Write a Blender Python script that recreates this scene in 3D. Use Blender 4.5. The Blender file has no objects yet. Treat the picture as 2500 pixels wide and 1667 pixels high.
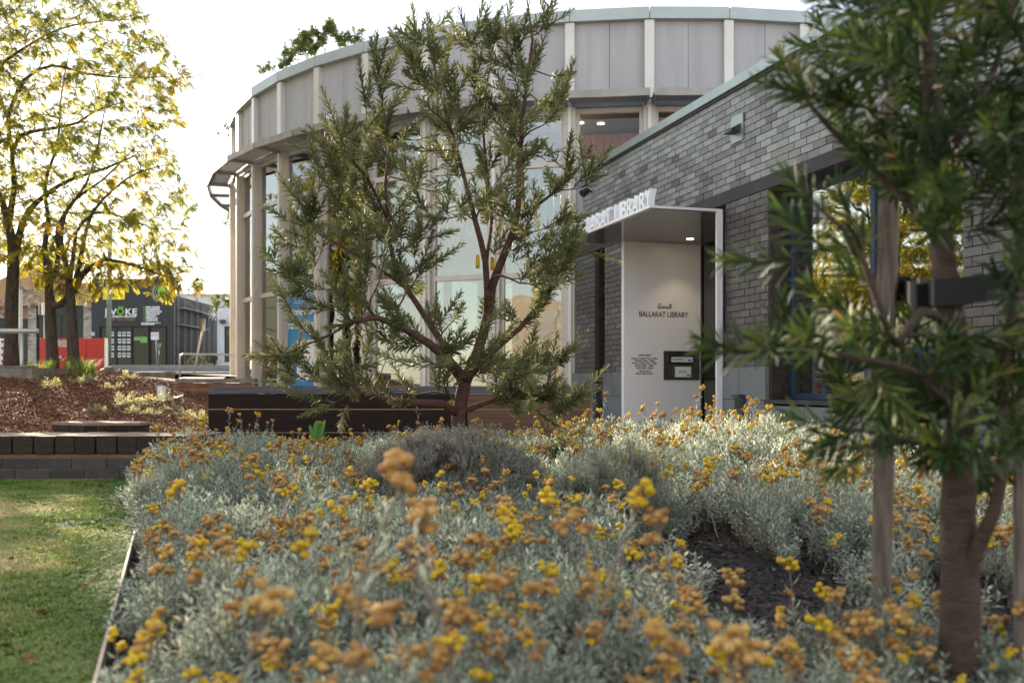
import bpy, math, random
import numpy as np
from mathutils import Vector, Matrix, noise
R_ = math.radians
rnd = random.Random(7)
nr = np.random.default_rng(7)
sc = bpy.context.scene
C = sc.collection

# ------------------------------------------------------------------ camera, sky, sun, exposure
FP = 35.0 / 36.0 * 2500.0
CAMZ = 0.81
HOR = 945.0
cam = bpy.data.cameras.new('camera'); cam.lens = 35; cam.sensor_width = 36; cam.clip_start = 0.05; cam.clip_end = 1500
cam.shift_y = (HOR - 833.5) / 2500.0
cam.dof.use_dof = True; cam.dof.focus_distance = 8.6; cam.dof.aperture_fstop = 2.8
co = bpy.data.objects.new('camera', cam); C.objects.link(co)
co.location = (0, 0, CAMZ); co.rotation_euler = (R_(90), 0, 0)
sc.camera = co
SUN_AZ, SUN_EL = -30.5, 15.0
w = bpy.data.worlds.new("World"); sc.world = w; w.use_nodes = True
wn = w.node_tree.nodes; wl = w.node_tree.links; wn.clear()
sky = wn.new('ShaderNodeTexSky'); sky.sky_type = 'NISHITA'; sky.sun_disc = False
sky.sun_elevation = R_(SUN_EL); sky.sun_rotation = R_(SUN_AZ)
sky.air_density = 1.0; sky.dust_density = 0.2; sky.ozone_density = 1.0
mixw = wn.new('ShaderNodeMix'); mixw.data_type = 'RGBA'; mixw.inputs['Factor'].default_value = 0.5
mixw.inputs['B'].default_value = (3.8, 3.55, 3.25, 1)
bg = wn.new('ShaderNodeBackground'); bg.inputs['Strength'].default_value = 0.088
wo = wn.new('ShaderNodeOutputWorld')
wl.new(sky.outputs['Color'], mixw.inputs['A']); wl.new(mixw.outputs['Result'], bg.inputs['Color']); wl.new(bg.outputs[0], wo.inputs[0])
sl = bpy.data.lights.new('sun', 'SUN'); sl.energy = 5.0; sl.angle = R_(0.6); sl.color = (1.0, 0.83, 0.62)
so = bpy.data.objects.new('sun', sl); C.objects.link(so)
sd = Vector((math.sin(R_(SUN_AZ)) * math.cos(R_(SUN_EL)), math.cos(R_(SUN_AZ)) * math.cos(R_(SUN_EL)), math.sin(R_(SUN_EL))))
so.rotation_euler = sd.to_track_quat('Z', 'Y').to_euler(); so.location = sd * 50
sc.view_settings.view_transform = 'Standard'; sc.view_settings.look = 'None'
sc.view_settings.exposure = 2.35; sc.view_settings.gamma = 1.0; sc.view_settings.use_curve_mapping = False
sc.render.engine = 'CYCLES'
sc.cycles.max_bounces = 7; sc.cycles.transparent_max_bounces = 12; sc.cycles.diffuse_bounces = 3

# ------------------------------------------------------------------ helpers
def P(px, py, Y):
    return Vector(((px - 1250) / FP * Y, Y, CAMZ + (HOR - py) / FP * Y))

def smooth(a, b, x):
    t = min(1, max(0, (x - a) / (b - a))); return t * t * (3 - 2 * t)

def mat(name, col, rough=0.7, metal=0.0, spec=0.5, var=0.0, scale=6.0, bump=0.0, bscale=40.0, col2=None, tone=None,
        trans=0.0, transcol=None, stretch=(1, 1, 1), emit=None, detail=4, coords='Object'):
    m = bpy.data.materials.new(name); m.use_nodes = True
    n = m.node_tree.nodes; l = m.node_tree.links
    b = n['Principled BSDF']; out = n['Material Output']
    b.inputs['Roughness'].default_value = rough; b.inputs['Metallic'].default_value = metal
    b.inputs['Specular IOR Level'].default_value = spec
    c = (*col, 1); b.inputs['Base Color'].default_value = c
    tc = n.new('ShaderNodeTexCoord'); mp = n.new('ShaderNodeMapping'); mp.inputs['Scale'].default_value = stretch
    l.new(tc.outputs[coords], mp.inputs[0])
    last = None
    if tone:
        at = n.new('ShaderNodeAttribute'); at.attribute_name = 'tone'
        cr = n.new('ShaderNodeValToRGB'); l.new(at.outputs['Fac'], cr.inputs[0])
        e = cr.color_ramp.elements
        while len(e) < len(tone): e.new(0.5)
        for i, (p, cc) in enumerate(tone): e[i].position = p; e[i].color = (*cc, 1)
        last = cr.outputs[0]
    if col2 is not None or var > 0:
        nt = n.new('ShaderNodeTexNoise'); nt.inputs['Scale'].default_value = scale; nt.inputs['Detail'].default_value = detail
        l.new(mp.outputs[0], nt.inputs['Vector'])
        mr = n.new('ShaderNodeMapRange'); mr.inputs['From Min'].default_value = 0.35; mr.inputs['From Max'].default_value = 0.65
        l.new(nt.outputs['Fac'], mr.inputs[0])
        mx = n.new('ShaderNodeMix'); mx.data_type = 'RGBA'
        l.new(mr.outputs[0], mx.inputs['Factor'])
        if col2 is not None:
            mx.inputs['B'].default_value = (*col2, 1)
            if last: l.new(last, mx.inputs['A'])
            else: mx.inputs['A'].default_value = c
        else:
            mx.blend_type = 'MULTIPLY'
            if last: l.new(last, mx.inputs['A'])
            else: mx.inputs['A'].default_value = c
            mx.inputs['B'].default_value = (1 - var, 1 - var, 1 - var, 1)
        last = mx.outputs['Result']
    if last: l.new(last, b.inputs['Base Color'])
    if bump > 0:
        n2 = n.new('ShaderNodeTexNoise'); n2.inputs['Scale'].default_value = bscale; n2.inputs['Detail'].default_value = 5
        l.new(mp.outputs[0], n2.inputs['Vector'])
        bp = n.new('ShaderNodeBump'); bp.inputs['Strength'].default_value = bump; bp.inputs['Distance'].default_value = 0.02
        l.new(n2.outputs['Fac'], bp.inputs['Height']); l.new(bp.outputs[0], b.inputs['Normal'])
    if trans > 0:
        tr = n.new('ShaderNodeBsdfTranslucent'); ms = n.new('ShaderNodeMixShader'); ms.inputs[0].default_value = trans
        if transcol: tr.inputs['Color'].default_value = (*transcol, 1)
        elif last: l.new(last, tr.inputs['Color'])
        else: tr.inputs['Color'].default_value = c
        l.new(b.outputs[0], ms.inputs[1]); l.new(tr.outputs[0], ms.inputs[2]); l.new(ms.outputs[0], out.inputs[0])
    if emit:
        b.inputs['Emission Color'].default_value = (*emit[0], 1); b.inputs['Emission Strength'].default_value = emit[1]
    return m

def glassmat(name, tint=(0.7, 0.74, 0.7), base=0.12, rough=0.0):
    m = bpy.data.materials.new(name); m.use_nodes = True
    n = m.node_tree.nodes; l = m.node_tree.links; n.clear()
    out = n.new('ShaderNodeOutputMaterial'); t = n.new('ShaderNodeBsdfTransparent'); g = n.new('ShaderNodeBsdfGlossy')
    t.inputs[0].default_value = (*tint, 1); g.inputs['Roughness'].default_value = rough
    f = n.new('ShaderNodeFresnel'); f.inputs[0].default_value = 1.6
    a = n.new('ShaderNodeMath'); a.operation = 'ADD'; a.use_clamp = True; a.inputs[1].default_value = base
    tc = n.new('ShaderNodeTexCoord'); nt = n.new('ShaderNodeTexNoise'); nt.inputs['Scale'].default_value = 1.3
    bp = n.new('ShaderNodeBump'); bp.inputs['Strength'].default_value = 0.03; bp.inputs['Distance'].default_value = 0.1
    l.new(tc.outputs['Object'], nt.inputs['Vector']); l.new(nt.outputs['Fac'], bp.inputs['Height']); l.new(bp.outputs[0], g.inputs['Normal'])
    mx = n.new('ShaderNodeMixShader'); l.new(f.outputs[0], a.inputs[0]); l.new(a.outputs[0], mx.inputs[0])
    l.new(t.outputs[0], mx.inputs[1]); l.new(g.outputs[0], mx.inputs[2]); l.new(mx.outputs[0], out.inputs[0])
    return m

def tag(o, label=None, cat=None, group=None, kind=None):
    if label: o['label'] = label
    if cat: o['category'] = cat
    if group: o['group'] = group
    if kind: o['kind'] = kind
    return o

def thing(name, label, cat, loc=(0, 0, 0), rz=0.0, group=None, kind=None):
    o = bpy.data.objects.new(name, None); o.empty_display_size = 0.2; C.objects.link(o)
    o.location = loc; o.rotation_euler = (0, 0, rz)
    return tag(o, label, cat, group, kind)

class MB:
    def __init__(s): s.v = []; s.f = []; s.t = []; s.m = []; s.cm = 0
    def add(s, vs, fs, tone=0.5):
        n = len(s.v); s.v += [tuple(x) for x in vs]
        s.f += [tuple(i + n for i in f) for f in fs]; s.t += [tone] * len(fs); s.m += [s.cm] * len(fs); return s
    def box(s, a, b, tone=0.5, M=None):
        x0, y0, z0 = a; x1, y1, z1 = b
        vs = [Vector(q) for q in ((x0,y0,z0),(x1,y0,z0),(x1,y1,z0),(x0,y1,z0),(x0,y0,z1),(x1,y0,z1),(x1,y1,z1),(x0,y1,z1))]
        if M: vs = [M @ q for q in vs]
        return s.add(vs, ((0,3,2,1),(4,5,6,7),(0,1,5,4),(1,2,6,5),(2,3,7,6),(3,0,4,7)), tone)
    def obox(s, p0, p1, w_, h_, tone=0.5, up=Vector((0,0,1))):
        p0 = Vector(p0); p1 = Vector(p1); d = (p1 - p0).normalized()
        side = d.cross(up).normalized(); u = side.cross(d)
        vs = []
        for p in (p0, p1):
            for a, b in ((-1,-1),(1,-1),(1,1),(-1,1)): vs.append(p + side * a * w_ / 2 + u * b * h_ / 2)
        return s.add(vs, ((0,1,2,3),(7,6,5,4),(0,4,5,1),(1,5,6,2),(2,6,7,3),(3,7,4,0)), tone)
    def prism(s, poly, z0, z1, tone=0.5):
        n = len(poly); vs = [(x, y, z0) for x, y in poly] + [(x, y, z1) for x, y in poly]
        fs = [tuple(reversed(range(n))), tuple(range(n, 2 * n))] + [(i, (i+1) % n, n + (i+1) % n, n + i) for i in range(n)]
        return s.add(vs, fs, tone)
    def tube(s, pts, rad, k=8, tone=0.5, cap=True):
        pts = [Vector(p) for p in pts]
        if not hasattr(rad, '__len__'): rad = [rad] * len(pts)
        keep = [0] + [i for i in range(1, len(pts)) if (pts[i] - pts[i-1]).length > 1e-5]
        pts = [pts[i] for i in keep]; rad = [rad[i] for i in keep]; n = len(pts)
        if n < 2: return s
        vs = []; prev = None
        for i, p in enumerate(pts):
            d = (pts[min(i+1, n-1)] - pts[max(i-1, 0)]).normalized()
            if prev is None: a = d.orthogonal().normalized()
            else: a = (prev - d * prev.dot(d)).normalized()
            prev = a; b = d.cross(a)
            for j in range(k):
                t = 2 * math.pi * j / k; vs.append(p + (a * math.cos(t) + b * math.sin(t)) * rad[i])
        fs = [(i*k + j, i*k + (j+1) % k, (i+1)*k + (j+1) % k, (i+1)*k + j) for i in range(n-1) for j in range(k)]
        if cap: fs += [tuple(reversed(range(k))), tuple(range((n-1)*k, n*k))]
        return s.add(vs, fs, tone)
    def disc(s, c, r, k=20, tone=0.5, axis='z'):
        vs = []
        for j in range(k):
            t = 2 * math.pi * j / k; a, b = r * math.cos(t), r * math.sin(t)
            vs.append({'z': (c[0]+a, c[1]+b, c[2]), 'y': (c[0]+a, c[1], c[2]+b), 'x': (c[0], c[1]+a, c[2]+b)}[axis])
        return s.add(vs, (tuple(range(k)),), tone)
    def mesh(s, name, mats, smooth_=False):
        me = bpy.data.meshes.new(name); me.from_pydata(s.v, [], s.f)
        if not isinstance(mats, (list, tuple)): mats = [mats]
        for m in mats: me.materials.append(m)
        if any(s.m): me.polygons.foreach_set('material_index', s.m)
        at = me.attributes.new('tone', 'FLOAT', 'FACE'); at.data.foreach_set('value', s.t)
        if smooth_: me.polygons.foreach_set('use_smooth', [True] * len(s.f))
        me.update(); return me
    def build(s, name, mats, parent=None, label=None, kind=None, loc=None, rot=None, smooth_=False, bevel=0, cat=None):
        o = bpy.data.objects.new(name, s.mesh(name, mats, smooth_)); C.objects.link(o)
        if parent: o.parent = parent
        if loc is not None: o.location = loc
        if rot is not None: o.rotation_euler = rot
        if bevel:
            bv = o.modifiers.new('bevel', 'BEVEL'); bv.width = bevel; bv.segments = 2; bv.limit_method = 'ANGLE'
        return tag(o, label, cat, None, kind)

def inst(name, me, parent, loc=(0,0,0), rot=(0,0,0), scale=None):
    o = bpy.data.objects.new(name, me); C.objects.link(o); o.parent = parent; o.location = loc; o.rotation_euler = rot
    if scale: o.scale = scale
    return o

def text(name, s, size, m, parent, loc, rot=(R_(90), 0, 0), ext=0.002, align='CENTER', off=0.0, shear=0, sx=1.0, space=1.0, width=None):
    cu = bpy.data.curves.new(name, 'FONT'); cu.body = s; cu.size = size; cu.extrude = ext; cu.align_x = align
    cu.offset = off; cu.shear = shear; cu.space_character = space; cu.resolution_u = 3
    o = bpy.data.objects.new(name, cu); C.objects.link(o)
    bpy.context.view_layer.update()
    me = bpy.data.meshes.new_from_object(o.evaluated_get(bpy.context.evaluated_depsgraph_get()))
    C.objects.unlink(o); bpy.data.objects.remove(o)
    me.materials.clear(); me.materials.append(m)
    o2 = bpy.data.objects.new(name, me); C.objects.link(o2); o2.parent = parent
    o2.location = loc; o2.rotation_euler = rot
    if width:
        n = len(me.vertices); a = np.empty(n*3); me.vertices.foreach_get('co', a); a = a.reshape(-1, 3)
        sx = width / max(1e-6, a[:, 0].max() - a[:, 0].min())
    o2.scale = (sx, 1, 1)
    return o2

def np_mesh(name, V, F, mats, tone=None, mi=None):
    me = bpy.data.meshes.new(name); F = np.asarray(F); k = F.shape[1]
    me.vertices.add(len(V)); me.vertices.foreach_set('co', np.asarray(V, np.float32).ravel())
    me.loops.add(F.size); me.loops.foreach_set('vertex_index', F.astype(np.int32).ravel())
    me.polygons.add(len(F)); me.polygons.foreach_set('loop_start', np.arange(0, F.size, k, dtype=np.int32))
    for m in (mats if isinstance(mats, (list, tuple)) else [mats]): me.materials.append(m)
    if mi is not None: me.polygons.foreach_set('material_index', np.asarray(mi, np.int32))
    if tone is not None:
        at = me.attributes.new('tone', 'FLOAT', 'FACE'); at.data.foreach_set('value', np.asarray(tone, np.float32))
    me.update(calc_edges=True); me.validate(); return me

def leaf_template(w_=0.16, curve=0.12, fold=0.06, tip=0.8):
    # unit leaf along +Y, normal +Z; 3 columns x 4 rows
    ys = [0.0, 0.3, 0.72, 1.0]; ws = [0.25, 0.8, 1.0, 0.35 * tip]
    V = []
    for y, ww in zip(ys, ws):
        z = -curve * y * y
        V += [(-ww*w_/2, y - (0.0 if y < 1 else 0.05), z + fold*ww*0.5), (0, y, z), (ww*w_/2, y - (0.0 if y < 1 else 0.05), z + fold*ww*0.5)]
    F = []
    for i in range(3):
        for j in range(2): a = i*3 + j; F.append((a, a+1, a+4, a+3))
    return np.array(V), np.array(F)

def quad_leaf(w_=0.25, curve=0.1):
    V = np.array([(0,0,0), (w_/2, 0.55, 0.03-curve*0.3), (0, 1, -curve), (-w_/2, 0.55, 0.03-curve*0.3)]); return V, np.array([(0,1,2,3)])

def frames(D, UP):
    """D: (N,3) leaf directions, UP: (N,3) approx normals -> (N,3,3) matrices with columns X,Y(dir),Z(normal)"""
    D = D / np.linalg.norm(D, axis=1, keepdims=True)
    X = np.cross(D, UP); nx = np.linalg.norm(X, axis=1, keepdims=True); nx[nx < 1e-6] = 1; X = X / nx
    Z = np.cross(X, D)
    return np.stack([X, D, Z], axis=2)

def scatter_leaves(tpl, pos, Mx, size):
    TV, TF = tpl
    V = np.einsum('nij,vj->nvi', Mx, TV) * size[:, None, None] + pos[:, None, :]
    n, k = len(pos), len(TV)
    F = TF[None] + (np.arange(n) * k)[:, None, None]
    return V.reshape(-1, 3), F.reshape(-1, TF.shape[1]), len(TF)

proto_coll = {}
def instancer(name, protos, pts, rots, scales, idx, parent=None, label=None, cat=None, kind='stuff'):
    pc = bpy.data.collections.new(name + '_kinds')
    for i, me in enumerate(protos):
        o = bpy.data.objects.new('%s_%02d' % (name, i), me); pc.objects.link(o)
    me = bpy.data.meshes.new(name); pts = np.asarray(pts, np.float32)
    me.vertices.add(len(pts)); me.vertices.foreach_set('co', pts.ravel())
    a = me.attributes.new('rot', 'FLOAT_VECTOR', 'POINT'); a.data.foreach_set('vector', np.asarray(rots, np.float32).ravel())
    sc3 = np.asarray(scales, np.float32)
    if sc3.ndim == 1: sc3 = np.repeat(sc3[:, None], 3, axis=1)
    a = me.attributes.new('scl', 'FLOAT_VECTOR', 'POINT'); a.data.foreach_set('vector', sc3.ravel())
    a = me.attributes.new('kid', 'INT', 'POINT'); a.data.foreach_set('value', np.asarray(idx, np.int32))
    me.update()
    o = bpy.data.objects.new(name, me); C.objects.link(o)
    if parent: o.parent = parent
    g = bpy.data.node_groups.new(name, 'GeometryNodeTree')
    g.interface.new_socket('Geometry', in_out='INPUT', socket_type='NodeSocketGeometry')
    g.interface.new_socket('Geometry', in_out='OUTPUT', socket_type='NodeSocketGeometry')
    n = g.nodes; l = g.links
    gi = n.new('NodeGroupInput'); go = n.new('NodeGroupOutput')
    ci = n.new('GeometryNodeCollectionInfo'); ci.inputs['Collection'].default_value = pc
    ci.inputs['Separate Children'].default_value = True; ci.inputs['Reset Children'].default_value = True
    ip = n.new('GeometryNodeInstanceOnPoints'); ip.inputs['Pick Instance'].default_value = True
    def na(nm, t):
        q = n.new('GeometryNodeInputNamedAttribute'); q.data_type = t; q.inputs['Name'].default_value = nm; return q
    ar = na('rot', 'FLOAT_VECTOR'); asc = na('scl', 'FLOAT_VECTOR'); ak = na('kid', 'INT')
    er = n.new('FunctionNodeEulerToRotation')
    l.new(gi.outputs[0], ip.inputs['Points']); l.new(ci.outputs[0], ip.inputs['Instance'])
    l.new(ak.outputs[0], ip.inputs['Instance Index']); l.new(ar.outputs[0], er.inputs[0]); l.new(er.outputs[0], ip.inputs['Rotation'])
    l.new(asc.outputs[0], ip.inputs['Scale']); l.new(ip.outputs[0], go.inputs[0])
    md = o.modifiers.new('scatter', 'NODES'); md.node_group = g
    return tag(o, label, cat, None, kind)

# ------------------------------------------------------------------ materials
M = {}
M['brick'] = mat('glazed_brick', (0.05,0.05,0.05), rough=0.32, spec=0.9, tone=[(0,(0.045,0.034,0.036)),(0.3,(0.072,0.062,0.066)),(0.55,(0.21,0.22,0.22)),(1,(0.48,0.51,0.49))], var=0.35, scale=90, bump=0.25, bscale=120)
M['brick_brown'] = mat('brown_brick', (0.05,0.03,0.025), rough=0.5, tone=[(0,(0.03,0.02,0.02)),(1,(0.075,0.04,0.03))], var=0.3, scale=60, bump=0.2)
M['mortar'] = mat('mortar', (0.07,0.058,0.048), rough=0.95, var=0.3, scale=30, bump=0.3)
M['lintel'] = mat('dark_concrete', (0.055,0.05,0.052), rough=0.75, var=0.4, scale=3, bump=0.3, stretch=(1,1,4))
M['basalt'] = mat('bluestone', (0.10,0.115,0.13), rough=0.45, col2=(0.15,0.165,0.18), scale=5, bump=0.15, tone=[(0,(0.085,0.10,0.115)),(1,(0.14,0.155,0.17))], detail=8)
M['coping'] = mat('zinc_coping', (0.36,0.42,0.42), rough=0.35, metal=0.6, var=0.1, scale=2)
M['fascia'] = mat('roof_fascia', (0.42,0.46,0.46), rough=0.45, metal=0.35, var=0.12, scale=2)
M['panel'] = mat('grey_panel', (0.42,0.41,0.43), rough=0.6, var=0.16, scale=1.6, bump=0.05, stretch=(3,3,.35), detail=8)
M['alu'] = mat('champagne_metal', (0.50,0.45,0.40), rough=0.42, metal=0.25, var=0.1, scale=3)
M['alu_light'] = mat('pale_metal', (0.62,0.59,0.55), rough=0.4, metal=0.25, var=0.08, scale=3)
M['ring'] = mat('sunshade_metal', (0.36,0.33,0.31), rough=0.5, metal=0.25, var=0.25, scale=4)
M['steel_grey'] = mat('grey_steel', (0.22,0.22,0.23), rough=0.5, metal=0.3, var=0.15)
M['pipe_blue'] = mat('blue_grey_paint', (0.24,0.31,0.40), rough=0.4)
M['white'] = mat('white_aluminium', (0.78,0.74,0.78), rough=0.28, spec=0.6)
M['whitep'] = mat('white_panel', (0.80,0.77,0.77), rough=0.3, spec=0.6)
M['soffit'] = mat('glossy_soffit', (0.13,0.13,0.13), rough=0.12, spec=0.7)
M['letter'] = mat('white_letter', (0.82,0.85,0.88), rough=0.3)
M['black'] = mat('black', (0.012,0.012,0.013), rough=0.45)
M['ink'] = mat('dark_ink', (0.03,0.025,0.025), rough=0.5)
M['blue'] = mat('navy_blue_frame', (0.010,0.028,0.065), rough=0.5)
M['glass'] = glassmat('window_glass', (0.62,0.66,0.64), 0.20)
M['glass_clear'] = glassmat('clear_glass', (0.68,0.68,0.66), -0.015)
M['glass_dark'] = glassmat('dark_glass', (0.30,0.34,0.30), 0.50)
M['shop_glass'] = glassmat('shop_glass', (0.18,0.20,0.19), -0.02)
M['glass_green'] = glassmat('green_glass', (0.16,0.26,0.18), 0.06)
M['interior'] = mat('dark_interior', (0.10,0.095,0.09), rough=0.9)
M['interior_pale'] = mat('pale_interior_lining', (0.62,0.58,0.46), rough=0.8, trans=0.35)
M['interior_board'] = mat('pale_board_lining', (0.62,0.56,0.52), rough=0.7, tone=[(0,(0.5,0.45,0.42)),(1,(0.68,0.62,0.58))])
M['wood_in'] = mat('timber_lining', (0.30,0.14,0.085), rough=0.4, tone=[(0,(0.22,0.085,0.045)),(1,(0.30,0.125,0.07))])
M['bronze'] = mat('aged_steel', (0.20,0.17,0.13), rough=0.35, metal=0.8, var=0.3, scale=8)
M['lamp'] = mat('lit_downlight', (1,0.9,0.7), emit=((1.0,0.86,0.62), 4))
M['timber_dark'] = mat('dark_stained_timber', (0.028,0.014,0.010), rough=0.75, spec=0.2, col2=(0.012,0.007,0.006), scale=14, stretch=(0.25,5,5), bump=0.3, bscale=60)
M['timber_cap'] = mat('weathered_dark_timber', (0.085,0.075,0.085), rough=0.7, spec=0.3, col2=(0.04,0.035,0.04), scale=14, stretch=(0.2,6,6), bump=0.35, bscale=60)
M['timber_sunlit'] = mat('sunlit_timber', (0.16,0.075,0.035), rough=0.5, col2=(0.07,0.035,0.02), scale=10, stretch=(0.25,5,7), bump=0.3, bscale=60)  # right bench planks: sunlight put into a lighter, warmer timber colour
M['sleeper'] = mat('sleeper_timber', (0.05,0.03,0.018), rough=0.8, col2=(0.014,0.010,0.008), scale=9, tone=[(0,(0.03,0.018,0.012)),(1,(0.075,0.042,0.022))], bump=0.6, bscale=50, stretch=(4,0.6,4))
M['sleeper_top'] = mat('sleeper_pale_top', (0.30,0.19,0.115), rough=0.75, col2=(0.20,0.15,0.12), scale=12, stretch=(7,0.5,1), bump=0.4, bscale=60)  # top faces coloured paler and warmer than the sides
M['tan'] = mat('pale_pine', (0.42,0.27,0.13), rough=0.7, var=0.3, scale=10)
M['block'] = mat('dark_block', (0.055,0.045,0.045), rough=0.65, tone=[(0,(0.04,0.034,0.036)),(1,(0.075,0.06,0.058))], var=0.3, scale=12, bump=0.25)
M['blockmortar'] = mat('pale_mortar', (0.22,0.19,0.16), rough=0.95, var=0.3, scale=25)
M['concrete'] = mat('weathered_concrete', (0.25,0.22,0.17), rough=0.9, col2=(0.14,0.12,0.09), scale=5, bump=0.3, tone=[(0,(0.20,0.17,0.13)),(1,(0.30,0.26,0.2))])
M['paving'] = mat('paving', (0.30,0.28,0.25), rough=0.85, var=0.25, scale=3, bump=0.15)
M['asphalt'] = mat('asphalt', (0.09,0.09,0.095), rough=0.85, var=0.25, scale=0.6, bump=0.3, bscale=90)
M['kerb'] = mat('kerb_stone', (0.28,0.27,0.26), rough=0.8, var=0.2)
M['soil'] = mat('grass_soil', (0.07,0.06,0.05), rough=0.95, col2=(0.13,0.11,0.085), scale=7, bump=0.5, bscale=40)
M['bedsoil'] = mat('bark_soil', (0.014,0.010,0.008), rough=0.95, col2=(0.03,0.022,0.018), scale=22, bump=0.8, bscale=60)
M['mulchsoil'] = mat('red_mulch', (0.10,0.042,0.022), rough=0.95, col2=(0.045,0.02,0.012), scale=18, bump=0.8, bscale=60)
M['chip'] = mat('bark_chip', (0.1,0.05,0.03), rough=0.85, tone=[(0,(0.06,0.022,0.012)),(0.5,(0.19,0.075,0.035)),(0.93,(0.34,0.16,0.08)),(1,(0.52,0.38,0.27))])
M['chip_dark'] = mat('old_bark_chip', (0.03,0.025,0.02), rough=0.85, tone=[(0,(0.008,0.006,0.006)),(0.85,(0.035,0.024,0.020)),(1,(0.20,0.16,0.13))])
M['edging'] = mat('timber_edging', (0.30,0.25,0.20), rough=0.7, var=0.3, scale=12, stretch=(1,1,1))
M['grassblade'] = mat('grass_blade', (0.06,0.13,0.02), rough=0.6, tone=[(0,(0.07,0.17,0.02)),(0.4,(0.20,0.28,0.045)),(0.7,(0.44,0.41,0.13)),(1,(0.62,0.51,0.28))], trans=0.3)
M['bark'] = mat('tree_bark', (0.085,0.065,0.05), rough=0.9, col2=(0.035,0.027,0.022), scale=9, stretch=(3,3,0.6), bump=0.8, bscale=20)
M['bark_b'] = mat('banksia_bark', (0.13,0.055,0.035), rough=0.75, col2=(0.045,0.022,0.016), scale=22, stretch=(1,1,4), bump=0.4, bscale=50)
M['bark_r'] = mat('ringed_bark', (0.085,0.055,0.038), rough=0.8, col2=(0.05,0.032,0.022), scale=14, detail=10, stretch=(1.2,1.2,4), bump=0.6, bscale=40)
M['locust'] = mat('locust_leaf', (0.2,0.2,0.03), rough=0.55, tone=[(0,(0.09,0.13,0.018)),(0.5,(0.25,0.25,0.022)),(0.85,(0.40,0.34,0.025)),(1,(0.46,0.27,0.03))], trans=0.6)
M['banksia'] = mat('banksia_leaf', (0.06,0.08,0.03), rough=0.55, spec=0.3, tone=[(0,(0.06,0.08,0.03)),(0.45,(0.14,0.155,0.06)),(0.8,(0.27,0.27,0.13)),(1,(0.38,0.31,0.17))], trans=0.42)
M['banksia_d'] = mat('dark_banksia_leaf', (0.04,0.06,0.02), rough=0.5, spec=0.35, tone=[(0,(0.020,0.046,0.016)),(0.5,(0.050,0.088,0.022)),(0.85,(0.18,0.22,0.045)),(1,(0.34,0.18,0.06))], trans=0.35)
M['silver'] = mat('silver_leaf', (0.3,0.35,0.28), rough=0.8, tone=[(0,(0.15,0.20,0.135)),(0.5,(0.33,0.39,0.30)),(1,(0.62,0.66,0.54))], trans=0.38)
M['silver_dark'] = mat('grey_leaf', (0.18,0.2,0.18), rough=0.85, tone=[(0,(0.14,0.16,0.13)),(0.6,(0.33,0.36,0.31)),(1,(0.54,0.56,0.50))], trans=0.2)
M['drystem'] = mat('dry_stem', (0.20,0.15,0.12), rough=0.85, tone=[(0,(0.10,0.07,0.055)),(1,(0.34,0.27,0.22))])
M['dried'] = mat('dried_flower', (0.45,0.22,0.06), rough=0.85, tone=[(0,(0.24,0.12,0.045)),(0.45,(0.54,0.29,0.08)),(1,(0.76,0.48,0.16))], trans=0.15, bump=0.6, bscale=200)
M['yellow'] = mat('golden_flower', (0.75,0.5,0.02), rough=0.7, tone=[(0,(0.52,0.28,0.01)),(1,(0.86,0.62,0.02))], trans=0.15, bump=0.5, bscale=200)
M['weed'] = mat('fresh_green_leaf', (0.08,0.24,0.03), rough=0.4, trans=0.4)
M['bush'] = mat('bush_leaf', (0.08,0.1,0.03), rough=0.5, tone=[(0,(0.05,0.085,0.02)),(1,(0.22,0.23,0.06))], trans=0.4)
M['palecover'] = mat('pale_groundcover', (0.35,0.36,0.18), rough=0.7, tone=[(0,(0.25,0.30,0.13)),(1,(0.52,0.48,0.24))], trans=0.4)
M['stake'] = mat('grey_hardwood', (0.26,0.215,0.18), rough=0.85, col2=(0.13,0.10,0.085), scale=20, stretch=(3,3,0.3), bump=0.5, bscale=50)
M['rubber'] = mat('black_webbing', (0.012,0.012,0.014), rough=0.7, bump=0.4, bscale=300)
M['hose'] = mat('brown_pipe', (0.10,0.045,0.032), rough=0.5)
M['red'] = mat('red_paint', (0.62,0.03,0.02), rough=0.35, var=0.3, scale=1.4)
M['shopblack'] = mat('black_painted_brick', (0.035,0.038,0.042), rough=0.6, var=0.2, scale=2, bump=0.3)
M['shopwhite'] = mat('white_painted_brick', (0.62,0.65,0.70), rough=0.7, var=0.15, scale=3)
M['oldbrick'] = mat('worn_painted_brick', (0.45,0.40,0.36), rough=0.9, tone=[(0,(0.24,0.11,0.07)),(0.3,(0.36,0.24,0.18)),(0.6,(0.50,0.44,0.38)),(1,(0.62,0.57,0.5))], var=0.3, scale=3)
M['render_tan'] = mat('peeling_render', (0.40,0.19,0.12), rough=0.9, col2=(0.46,0.33,0.16), scale=0.7)
M['lime'] = mat('lime_green', (0.16,0.52,0.05), rough=0.5)
M['signyellow'] = mat('sign_yellow', (0.75,0.62,0.05), rough=0.5)
M['gold'] = mat('gold_ink', (0.28,0.17,0.07), rough=0.5)
M['signwhite'] = mat('sign_white', (0.78,0.78,0.78), rough=0.5)
M['shed'] = mat('pale_cladding', (0.55,0.60,0.62), rough=0.6, var=0.1, scale=1)
M['greenroof'] = mat('green_iron_roof', (0.30,0.38,0.33), rough=0.6, var=0.3, scale=2)
M['creamfence'] = mat('cream_fence', (0.62,0.56,0.42), rough=0.6)
M['gravel'] = mat('gravel_drive', (0.38,0.33,0.27), rough=0.95, var=0.3, scale=2)
M['pole'] = mat('green_treated_pole', (0.22,0.27,0.20), rough=0.85, col2=(0.15,0.18,0.14), scale=4, stretch=(3,3,0.4))
M['galv'] = mat('galvanised_steel', (0.48,0.47,0.45), rough=0.4, metal=0.6)
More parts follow.
